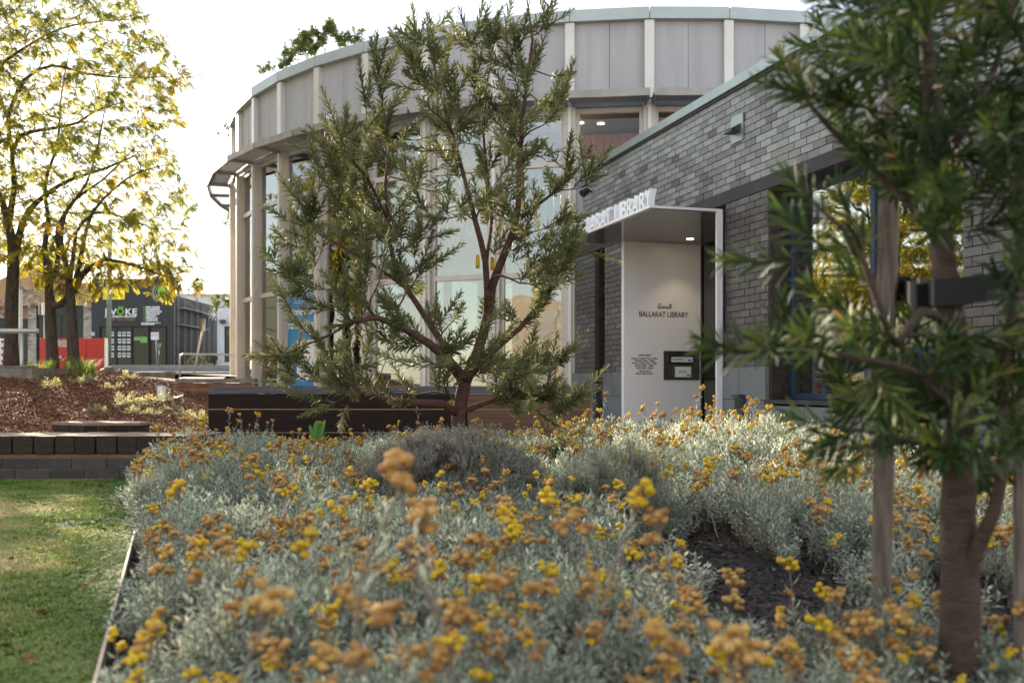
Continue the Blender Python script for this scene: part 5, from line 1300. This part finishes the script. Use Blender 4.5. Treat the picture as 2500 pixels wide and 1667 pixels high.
# ------------------------------------------------------------------ flower bed: silver foliage with dried and golden heads
def clump(seed, n_st, R, H, leaf, nl, m_, stemm, tone_mu=.5, width=.26, lean=1.0):
    r = random.Random(seed); pos, D, U, S, T = [], [], [], [], []; st = MB(); st.cm = 1
    for i in range(n_st):
        a = r.random()*6.283; rr = R*math.sqrt(r.random()); top = Vector((rr*math.cos(a)*lean, rr*math.sin(a)*lean, H*(r.uniform(.7,1.1)) - rr*.5)); b = Vector((rr*.25*math.cos(a), rr*.25*math.sin(a), 0))
        mid = b.lerp(top, .5) + Vector((r.gauss(0,.01), r.gauss(0,.01), .01)); st.tube([b, mid, top], [.0028,.002,.001], 3, r.random(), cap=False)
        d = (top-b).normalized(); ax = d.orthogonal().normalized(); cx_ = d.cross(ax); tb_ = r.gauss(0,.12)
        for j in range(nl):
            t = .25 + .77*(j+.5)/nl; p = b.lerp(mid, t*2) if t < .5 else mid.lerp(top, min(1.02, t*2-1)); an = j*2.4 + i
            th = r.uniform(.6,1.2) - .35*(t > .9); rad = ax*math.cos(an)+cx_*math.sin(an); ld = d*math.cos(th)+rad*math.sin(th)
            pos.append(tuple(p)); D.append(tuple(ld)); U.append(tuple(d + Vector((r.gauss(0,.4), r.gauss(0,.4), r.gauss(0,.4)))))
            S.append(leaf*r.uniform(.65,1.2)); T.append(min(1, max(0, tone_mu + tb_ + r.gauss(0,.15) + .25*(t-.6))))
    V, F, k = scatter_leaves(quad_leaf(width, .15), np.array(pos), frames(np.array(D), np.array(U)), np.array(S))
    nv = len(V); SV = np.array(st.v); SF = np.array([f for f in st.f if len(f) == 4]) + nv
    me = np_mesh('clump', np.vstack([V, SV]), np.vstack([F, SF]), [m_, stemm], np.concatenate([np.repeat(T, k), np.array(st.t)]), [0]*len(F) + [1]*len(SF))
    return me
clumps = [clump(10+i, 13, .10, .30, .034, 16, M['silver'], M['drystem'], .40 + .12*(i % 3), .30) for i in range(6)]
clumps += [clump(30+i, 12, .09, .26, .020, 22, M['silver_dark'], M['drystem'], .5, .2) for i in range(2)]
def ico():
    t = (1+5**.5)/2; v = [(-1,t,0),(1,t,0),(-1,-t,0),(1,-t,0),(0,-1,t),(0,1,t),(0,-1,-t),(0,1,-t),(t,0,-1),(t,0,1),(-t,0,-1),(-t,0,1)]
    f = [(0,11,5),(0,5,1),(0,1,7),(0,7,10),(0,10,11),(1,5,9),(5,11,4),(11,10,2),(10,7,6),(7,1,8),(3,9,4),(3,4,2),(3,2,6),(3,6,8),(3,8,9),(4,9,5),(2,4,11),(6,2,10),(8,6,7),(9,8,1)]
    v = [Vector(q).normalized() for q in v]; F = []; cache = {}
    def mid(a, b):
        k = (min(a,b), max(a,b))
        if k not in cache: v.append(((v[a]+v[b])/2).normalized()); cache[k] = len(v)-1
        return cache[k]
    for a, b, c in f:
        x, y, z = mid(a,b), mid(b,c), mid(c,a); F += [(a,x,z),(b,y,x),(c,z,y),(x,y,z)]
    return v, F
IV, IF = ico()
def cluster(seed, m_, nb, br, spread, tone, stemL=.2):
    r = random.Random(seed); mb = MB()
    for i in range(nb):
        a = i*2.4; rr = spread*math.sqrt((i+.3)/nb); c_ = Vector((rr*math.cos(a), rr*math.sin(a), -rr*rr*14 + r.gauss(0,.007))); R0 = br*r.uniform(.75,1.2); s2 = Vector((1,1,r.uniform(.65,.95)))
        tt = min(1, max(0, tone + r.gauss(0,.25)))
        mb.add([c_ + Vector((q.x*s2.x, q.y*s2.y, q.z*s2.z))*R0*(1 + r.uniform(-.16,.16)) for q in IV], IF, tt)
        mb.cm = 1; mb.tube([c_ - Vector((0,0,R0*.5)), Vector((0,0,-spread*1.5))], .0012, 3, .6, cap=False); mb.cm = 0
    mb.cm = 1; mb.tube([(0,0,-spread*1.4), (r.gauss(0,.008), r.gauss(0,.008), -stemL*.6), (r.gauss(0,.02), r.gauss(0,.02), -stemL)], [.0017,.002,.0024], 4, .5, cap=False)
    for j in range(9):
        z = -stemL*(.25+.08*j); a = j*2.2; mb.cm = 2; L_ = .02
        mb.add([(0,0,z),(L_*.6*math.cos(a)-.003*math.sin(a), L_*.6*math.sin(a)+.003*math.cos(a), z+L_*.5),(L_*math.cos(a),L_*math.sin(a),z+L_),(L_*.6*math.cos(a)+.003*math.sin(a), L_*.6*math.sin(a)-.003*math.cos(a), z+L_*.5)], ((0,1,2,3),), .6)
    return mb.mesh('flower_cluster', [m_, M['drystem'], M['silver']], True)
dried = [cluster(50+i, M['dried'], [9,12,6,7,14][i], .0085, [.017,.022,.013,.016,.025][i], .30+.13*i, .22) for i in range(5)]
yel = [cluster(70+i, M['yellow'], [6,9,4,11][i], .0075, [.013,.018,.010,.020][i], .45+.1*i, .22) for i in range(4)]
bed = thing('everlasting_daisy_bed', 'wide bed of silver leaved everlasting daisies with golden and dried orange heads', 'flower bed', (0, 5, 0))
def bare(x, y):
    v = 0
    for cx_, cy_, rx, ry, an in ((.92,3.75,.50,.95,.1),(1.45,3.2,.45,.5,0),(-.93,2.75,.10,.30,.3),(-.50,4.05,.12,.22,0),(.62,4.75,.2,.2,0),(-1.9,5.3,.07,.3,0),(.15,2.55,.10,.10,0),(1.55,2.7,.4,.3,0),(-.35,3.3,.14,.12,0)):
        dx, dy = x-cx_, y-cy_; c_, s_ = math.cos(an), math.sin(an); dx, dy = dx*c_+dy*s_, -dx*s_+dy*c_
        v = max(v, 1 - (dx/rx)**2 - (dy/ry)**2)
    return v
def foliage_top(x, y):
    h = .265 + .12*noise.noise(Vector((x*.9, y*.9, 7))) + .09*noise.noise(Vector((x*2.4, y*2.4, 2)))
    h *= 1 - .38*smooth(3.6, 2.6, y)*smooth(.0, .5, x)
    h += .07*smooth(5, 8, y)*smooth(0, 1.5, x) - .05*smooth(6.5, 8.5, y)*smooth(0, -1.5, x)
    h *= .45 + .55*smooth(0, .3, x - edge_x(y) + .15*smooth(3.5,6,y))
    return max(.06, h)
def inbed(x, y):
    if y < 1.05 or y > 9.35: return False
    if x < edge_x(y) + .08 - .14*smooth(4, 6, y) - .05*noise.noise(Vector((x, y*1.7, 60))): return False
    if x < -2.9 or x > 4.9: return False
    if y > 9.2 and x < 1: return False
    w_ = (x-3.3)*.959 + (y-9.0)*.284  # keep clear of path by the wing
    return x < 2.784 + (12.3-y)*.2961 - 1.45 if y > 4 else x < 1.6 + y*.45
pts, rots, scl, kid = [], [], [], []
y = 1.1
while y < 9.4:
    stp = .085 if y < 3 else .105
    x = -3.0
    while x < 4.9:
        X_ = x + rnd.uniform(-.045,.045); Y_ = y + rnd.uniform(-.045,.045); x += stp
        if not inbed(X_, Y_) or abs(X_/Y_) > .62: continue
        bv_ = bare(X_, Y_)
        if bv_ > 0 and rnd.random() < .92: continue
        if noise.noise(Vector((X_*1.7, Y_*1.7, 11))) < -.25 or noise.noise(Vector((X_*3.4, Y_*2.4, 13))) < -.40: continue
        h = foliage_top(X_, Y_)*(1 - .3*max(0, min(1, bv_+.3)))
        if Y_ < 1.5: h *= .92
        s_ = h/.28; pts.append((X_, Y_-5, bh(X_, Y_)-.01)); rots.append((rnd.gauss(0,.16), rnd.gauss(0,.16), rnd.random()*6.28)); f = .9*rnd.uniform(.85,1.2)
        scl.append((f, f, s_*rnd.uniform(.85,1.12)))
        kid.append(rnd.randrange(6) if noise.noise(Vector((X_*.8, Y_*.8, 20))) < .38 else 6 + rnd.randrange(2))
    y += stp
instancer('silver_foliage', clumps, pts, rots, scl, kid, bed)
# flower heads
fl = []
for _ in range(1850):
    Y_ = 1.15 + 8.2*rnd.random()**.85; X_ = rnd.uniform(-.6, .6)*Y_
    if not inbed(X_, Y_) or bare(X_, Y_) > .1: continue
    if noise.noise(Vector((X_*1.1, Y_*1.1, 30))) < -.22 and rnd.random() < .8: continue
    z = bh(X_, Y_) + foliage_top(X_, Y_) + rnd.uniform(-.03, .08) + (.07 if rnd.random() < .14 else 0)
    py_ = smooth(5.5, 8.0, Y_)*smooth(-.5, .8, X_)  # more golden heads where sunlit, putting that warmth into the flower colour
    yl = rnd.random() < .33 + .34*py_ + .25*(noise.noise(Vector((X_*1.4, Y_*1.4, 40))) > .25)
    fl.append((X_, Y_, z, yl, rnd.uniform(.55, 1.35)))
    for _q in range(rnd.choice((0,0,1,1,2,3))): fl.append((X_+rnd.gauss(0,.025), Y_+rnd.gauss(0,.03), z-rnd.uniform(.01,.05), yl if rnd.random() < .8 else not yl, rnd.uniform(.5, 1.0)))
explicit = [(965,1115,1.75,0,1.5),(985,1170,1.75,0,1.3),(955,1150,1.8,0,1.1),(1580,1185,2.1,1,1.1),(1560,1215,2.1,1,1.1),(1600,1260,2.1,0,1.1),(1590,1310,2.1,0,1.0),(1030,1240,1.9,0,1.2),(1035,1275,1.9,0,1.1),(940,1480,1.5,0,1.2),(660,1455,1.6,0,1.3),(1400,1250,2.4,0,1.2),(1370,1280,2.4,0,1.1),(1430,1285,2.4,0,1.1),(1600,1530,1.7,0,1.3),(1780,1550,1.7,0,1.3),(1750,1590,1.7,1,1.2),(1830,1580,1.7,0,1.2),(1650,1570,1.6,0,1.0),
 (430,1185,3.2,1,1.5),(610,1330,2.5,1,1.4),(590,1350,2.5,1,1.2),(740,1330,2.2,1,1.2),(760,1300,2.2,1,1.1),(350,1560,2.4,1,1.3),(275,1545,2.5,1,1.1),(380,1530,2.4,1,1.2),(330,1600,2.2,1,1.1),(1340,1210,3.4,1,1.6),(1230,1250,3.0,1,1.3),(1925,1370,3.1,1,1.4),(2010,1440,2.9,1,1.2),(1700,965,8.2,0,1.0),(1480,960,8.2,0,1.0),(1608,985,8.2,1,1.3),(1715,945,8,1,1.1),(1390,965,8.4,0,.9),(1010,960,6.9,0,1.3),(1100,985,6.7,0,1.3),(630,1010,8.2,1,1.2),(560,1000,8.3,0,1.2),(585,1010,8.3,0,1.0),(1220,1410,1.9,0,1.2),(1300,1430,2.0,0,1.1),(480,1400,2.3,0,1.2),(840,1440,1.9,0,1.2)]
ex = [(P(a, b, c).x, c, P(a, b, c).z, t_, s_) for a, b, c, t_, s_ in explicit]
fl.sort(key=lambda q: q[1] + (10 if abs(q[0]/q[1]) > .52 or (HOR + FP*(CAMZ-q[2])/q[1]) > 1690 else 0))
one = ex + fl[:300-len(ex)]; rest = fl[300-len(ex):]
for X_, Y_, z, yl, s_ in one:
    stem_h = max(.12, z - bh(X_, Y_))
    o = inst('flower_cluster', rnd.choice(yel if yl else dried), bed, (X_, Y_-5, z), (rnd.gauss(0,.22), rnd.gauss(0,.22), rnd.random()*6.28), scale=(s_, s_, s_))
instancer('flower_heads', dried + yel, [(a, b-5, c) for a, b, c, d, e in rest], [(rnd.gauss(0,.22), rnd.gauss(0,.22), rnd.random()*6.28) for _ in rest],
          [e for a, b, c, d, e in rest], [(5 + rnd.randrange(4)) if d else rnd.randrange(5) for a, b, c, d, e in rest], bed)

# separate shrubs in the bed
def mound(name, lab, cx_, cy_, rx, ry, h, protos, n, kids, sz_=1.0, seed=1):
    r = random.Random(seed); b = Vector((cx_, cy_, bh(cx_, cy_))); t = thing(name, lab, 'shrub', tuple(b)); pts, rots, scl, kid = [], [], [], []
    for _ in range(n):
        a = r.random()*6.283; q = math.sqrt(r.random()); x = q*rx*math.cos(a); y = q*ry*math.sin(a); zz = h*math.sqrt(max(0, 1-q*q))
        lv = r.uniform(.35,1.0)
        pts.append((x*.9, y*.9, zz*lv - .12)); rots.append((-y/ry*.8*q + r.gauss(0,.2), x/rx*.8*q + r.gauss(0,.2), r.random()*6.28)); s_ = sz_*r.uniform(.7,1.1); scl.append(s_); kid.append(r.choice(kids))
    instancer('foliage', protos, pts, rots, scl, kid, t); return t
grey = [clump(90+i, 16, .11, .17, .017, 18, M['silver_dark'], M['drystem'], .38 + .12*i, .2) for i in range(3)]
mound('grey_shrub', 'dense dark grey twiggy shrub at the foot of the banksia', P(1105,0,5.7).x, 5.7, .74, .42, .60, grey, 760, [0,1,2], .9, 3)
gs_m = [clump(95+i, 12, .07, .26, .036, 16, M['silver'], M['drystem'], .30, .12) for i in range(2)]
mound('soft_green_shrub', 'upright grey green fine leaved shrub beside dark hollow in the bed', P(1490,0,5.0).x, 5.0, .36, .25, .46, gs_m, 150, [0,1], .9, 4)
bushm = [clump(97+i, 10, .08, .22, .04, 14, M['bush'], M['drystem'], .3, .3) for i in range(2)]
mound('green_shrub', 'small glossy green shrub behind the flowers right of the banksia', P(1345,0,7.3).x, 7.3, .30, .25, .30, bushm, 110, [0,1], .9, 5)
# bright green weed
wc = P(775, 1075, 7.2); wd_ = thing('green_weed', 'bright fresh green weed with upright leaves among the flowers', 'weed', tuple(wc))
for dx, L_, tl, rz in ((-.09,.20,-.25,.2),(-.04,.25,-.08,-.3),(.02,.22,.05,.4),(.07,.26,.12,-.2),(.14,.10,.9,.2),(.10,.12,.6,1.0)):
    TV, TF = leaf_template(.24, .25, .12, 1.5); mb = MB()
    Mx = Matrix.Translation((dx*.3,0,0)) @ Matrix.Rotation(tl, 4, 'Y') @ Matrix.Rotation(rz, 4, 'Z') @ Matrix.Rotation(R_(90), 4, 'X') @ Matrix.Scale(L_*.58, 4)
    mb.add([Mx @ Vector(v) for v in TV], [tuple(f) for f in TF]); mb.build('leaf', M['weed'], wd_, smooth_=True)

# ------------------------------------------------------------------ grass, chips, ground plants
def tuft(seed, n, h, spread, t0, m_=None, w_=.0022):
    r = random.Random(seed); mb = MB()
    for i in range(n):
        a = r.random()*6.283; x, y = spread*r.gauss(0,.5), spread*r.gauss(0,.5); L_ = h*r.uniform(.5,1.15); d = Vector((math.cos(a), math.sin(a), 0))*L_*r.uniform(.2,.9); s_ = Vector((-math.sin(a), math.cos(a), 0))*w_
        b = Vector((x,y,-.004)); m1 = b + d*.4 + Vector((0,0,L_*.65)); m2 = b + d + Vector((0,0,L_*.8))
        mb.add([b-s_, b+s_, m1+s_*.8, m1-s_*.8], ((0,1,2,3),), min(1,max(0,t0+r.gauss(0,.1)))); mb.add([m1-s_*.8, m1+s_*.8, m2], ((0,1,2),), min(1,max(0,t0+.08+r.gauss(0,.1))))
    return mb.mesh('tuft', m_ or M['grassblade'])
tufts = [tuft(1,16,.030,.03,.10),tuft(2,16,.034,.03,.30),tuft(3,16,.028,.03,.50),tuft(4,14,.026,.035,.75),tuft(5,14,.024,.04,.92)]
pts, rots, scl, kid = [], [], [], []
for _ in range(105000):
    Y_ = 2.4 + 6.2*rnd.random()**.9; X_ = rnd.uniform(-.68*Y_ - .3, min(edge_x(Y_)-.012, -.2))
    n1 = noise.noise(Vector((X_*.9, Y_*.55, 50))); n2 = noise.noise(Vector((X_*2.6, Y_*2.6, 51))); n3 = noise.noise(Vector((X_*9, Y_*9, 52)))
    dx = X_ - edge_x(Y_)
    track = math.exp(-((dx + .40 - .10*n2)/(.09 + .018*Y_))**2)   # worn line parallel to edging
    if track*.9 + n2*.5 + n3*.7 > .45 and rnd.random() < .88: continue
    if n1*.4 + n2*.8 + n3*.3 < -.16 and dx < -.2 and rnd.random() < .85: continue
    dry = .46 + .75*n1 + .6*n2 + .25*smooth(-.5, -2.2, dx) - .40*smooth(-.45, -.1, dx) - .25*smooth(7.6, 8.4, Y_)
    kid.append(int(min(4, max(0, round(dry*4 + rnd.gauss(0,.7)))))); pts.append((X_, Y_, 0.02*noise.noise(Vector((X_, Y_, 3))*0.9))); rots.append((0,0,rnd.random()*6.28))
    s_ = rnd.uniform(.6,1.15)*(1.25 if dx > -.3 or Y_ > 8.2 else 1); scl.append(s_)
instancer('grass', tufts, pts, rots, scl, kid, None, 'short patchy lawn of green and straw coloured grass worn bare in places', 'grass')
def chip(seed, L_, w_, t_, m_):
    r = random.Random(seed); mb = MB(); a = [(-L_/2,-w_*.3),(-.1*L_,-w_/2),(L_/2,-w_*.2),(L_*.4,w_*.4),(-L_*.3,w_/2)]
    mb.add([(x,y,r.uniform(0,.003)) for x,y in a] + [(x*.9,y*.9,t_) for x,y in a], [(5,6,7,8,9)] + [(i,(i+1)%5,5+(i+1)%5,5+i) for i in range(5)], r.random()); return mb.mesh('chip', m_)
chips = [chip(i, .03+.012*(i%4), .010+.003*(i%3), .005, M['chip']) for i in range(10)]
pts, rots, scl, kid = [], [], [], []
for _ in range(42000):
    Y_ = 9.3 + 11.5*rnd.random()**1.1; X_ = rnd.uniform(-.56*Y_, -.27*Y_ if Y_ > 11 else -3.2)
    if X_ > -3.3: continue
    z = gh(X_, Y_) + 0.05*noise.noise(Vector((X_, Y_, 1))*0.8) + 0.02*noise.noise(Vector((X_, Y_, 1))*5) + .016 - 0.9*smooth(-3.9,-3.2,X_)
    pts.append((X_, Y_, z)); rots.append((rnd.gauss(0,.45), rnd.gauss(0,.45), rnd.random()*6.28)); scl.append(rnd.uniform(.7,1.7)); kid.append(rnd.randrange(10))
instancer('bark_mulch', chips, pts, rots, scl, kid, None, 'reddish bark chip mulch spread over the raised bed', 'mulch')
chd = [chip(30+i, .018+.012*(i%5), .005+.003*(i%3), .003, M['chip_dark']) for i in range(10)]
pts, rots, scl, kid = [], [], [], []
for _ in range(24000):
    Y_ = 1.6 + 5.5*rnd.random(); X_ = rnd.uniform(max(edge_x(Y_)+.02, -.55*Y_), .56*Y_)
    pts.append((X_, Y_, bh(X_, Y_) + .012*noise.noise(Vector((X_,Y_,0))*9) + .004)); rots.append((rnd.gauss(0,.4), rnd.gauss(0,.4), rnd.random()*6.28)); scl.append(rnd.uniform(.6,1.6)); kid.append(rnd.randrange(10))
instancer('dark_bark_mulch', chd, pts, rots, scl, kid, None, 'dark weathered bark mulch lying between the daisies', 'mulch')
# fallen leaves on the lawn
lm = mat('fallen_leaf', (.22,.07,.03), rough=.7, var=.3)
mb = MB(); mb.add([(-.02,-.01,0),(.0,-.014,.006),(.024,0,.002),(.0,.014,.008)], ((0,1,2,3),)); lf = mb.mesh('fallen_leaf', lm)
pts = [(x, y, .022) for x, y in ((rnd.uniform(-.52,-.36)*yy, yy) for yy in [2.8+5.7*rnd.random() for _ in range(70)]) if x < edge_x(y)-.05]
instancer('fallen_leaves', [lf], pts, [(rnd.gauss(0,.3), rnd.gauss(0,.3), rnd.random()*6.28) for _ in pts], [rnd.uniform(.5,1.3) for _ in pts], [0]*len(pts), None, 'scattered small brown leaves lying on the lawn', 'fallen leaves')
# pale ground plants and grasses on the mulch crest
pale = [clump(110+i, 9, .16, .16, .045, 10, M['palecover'], M['drystem'], .5+.15*i, .32, 1.3) for i in range(2)]
def plant(name, lab, px, py, Y, protos, n, R0, s_, cat='plant', seed=0):
    b = P(px, py, Y); b.z = gh(b.x, Y) + .02; r = random.Random(seed + int(px)); t = thing(name, lab, cat, tuple(b))
    for i in range(n):
        o = inst('foliage', protos[i % len(protos)], t, (r.uniform(-R0,R0), r.uniform(-R0,R0)*.6, 0), (0,0,r.random()*6.28)); k_ = s_*r.uniform(.7,1.2); o.scale = (k_,k_,k_)
    return t
for px, py, Y, n, R0, s_, lab in ((118,940,16,2,.12,1.2,'pale yellow green plant low beside the concrete planter'),(195,935,17,3,.25,1.1,'pale plant below the rough barked tree'),(228,965,14.5,2,.1,.9,'small pale plant alone on the open mulch slope'),
     (300,955,15.5,3,.2,1.0,'pale plant in middle of the mulch crest'),(340,945,16,4,.3,1.3,'bushy pale plant left of white bollard'),(358,960,15,4,.25,1.0,'pale spreading plant just in front of the white bollard'),(415,962,16,2,.15,.9,'pale plant right of the white bollard'),
     (447,968,15.5,2,.15,.9,'low pale plant before brown brick wall'),(485,965,15,3,.2,1.1,'pale plant nearest the timber bench corner'),(320,935,19,2,.2,1.1,'pale tuft in front of grey block wall'),(265,940,17,2,.2,.9,'pale low plant near red cabinet leg')):
    plant('pale_plant', lab, px, py, Y, pale, n, R0, s_)
gtuft = [tuft(60+i, 46, .42, .10, .15+.35*i, None, .006) for i in range(2)]
for px, Y, s_, lab in ((104,19,1.0,'green grass tussock at foot of the forked tree'),(118,18.6,.8,'short green tussock in front of the forked tree'),(163,18.5,.8,'yellow green tussock left of the rough barked tree'),(215,18.7,1.0,'arching straw tussock right of the rough barked tree'),(80,18.5,.6,'small tussock beside planter corner'),(232,19.2,.8,'thin arching tussock under red cabinet')):
    t = plant('grass_tussock', lab, px, 930, Y, gtuft, 2, .12, s_, 'grass')
dark_t = [tuft(70, 16, .12, .05, .1, M['silver'], .004)]
for px, py, Y, lab in ((347,993,12.4,'tiny grey green seedling above right of timber platform'),(262,1017,11.3,'tiny seedling directly behind the timber platform'),(128,1020,11.2,'tiny seedling at left end of timber platform'),(460,1017,11.4,'tiny seedling near the bench end'),(12,1040,10.6,'pale seedling at left edge of mulch'),(458,990,13,'small green seedling below brown brick wall')):
    plant('seedling', lab, px, py, Y, dark_t, 2, .03, 1.0)
q = P(262, 925, 21.5); rk = thing('garden_rocks', 'pair of pale rocks beside red cabinet leg', 'rocks', (q.x, 21.5, gh(q.x, 21.5)))
for dx, s_ in ((0,.16),(.32,.13)):
    mb = MB(); mb.add([Vector((v.x, v.y, v.z*.9))*s_*(1+.3*noise.noise(v*2+Vector((dx*9,0,0)))) + Vector((dx,0,s_*.5)) for v in IV], IF); mb.build('rock', M['concrete'], rk)
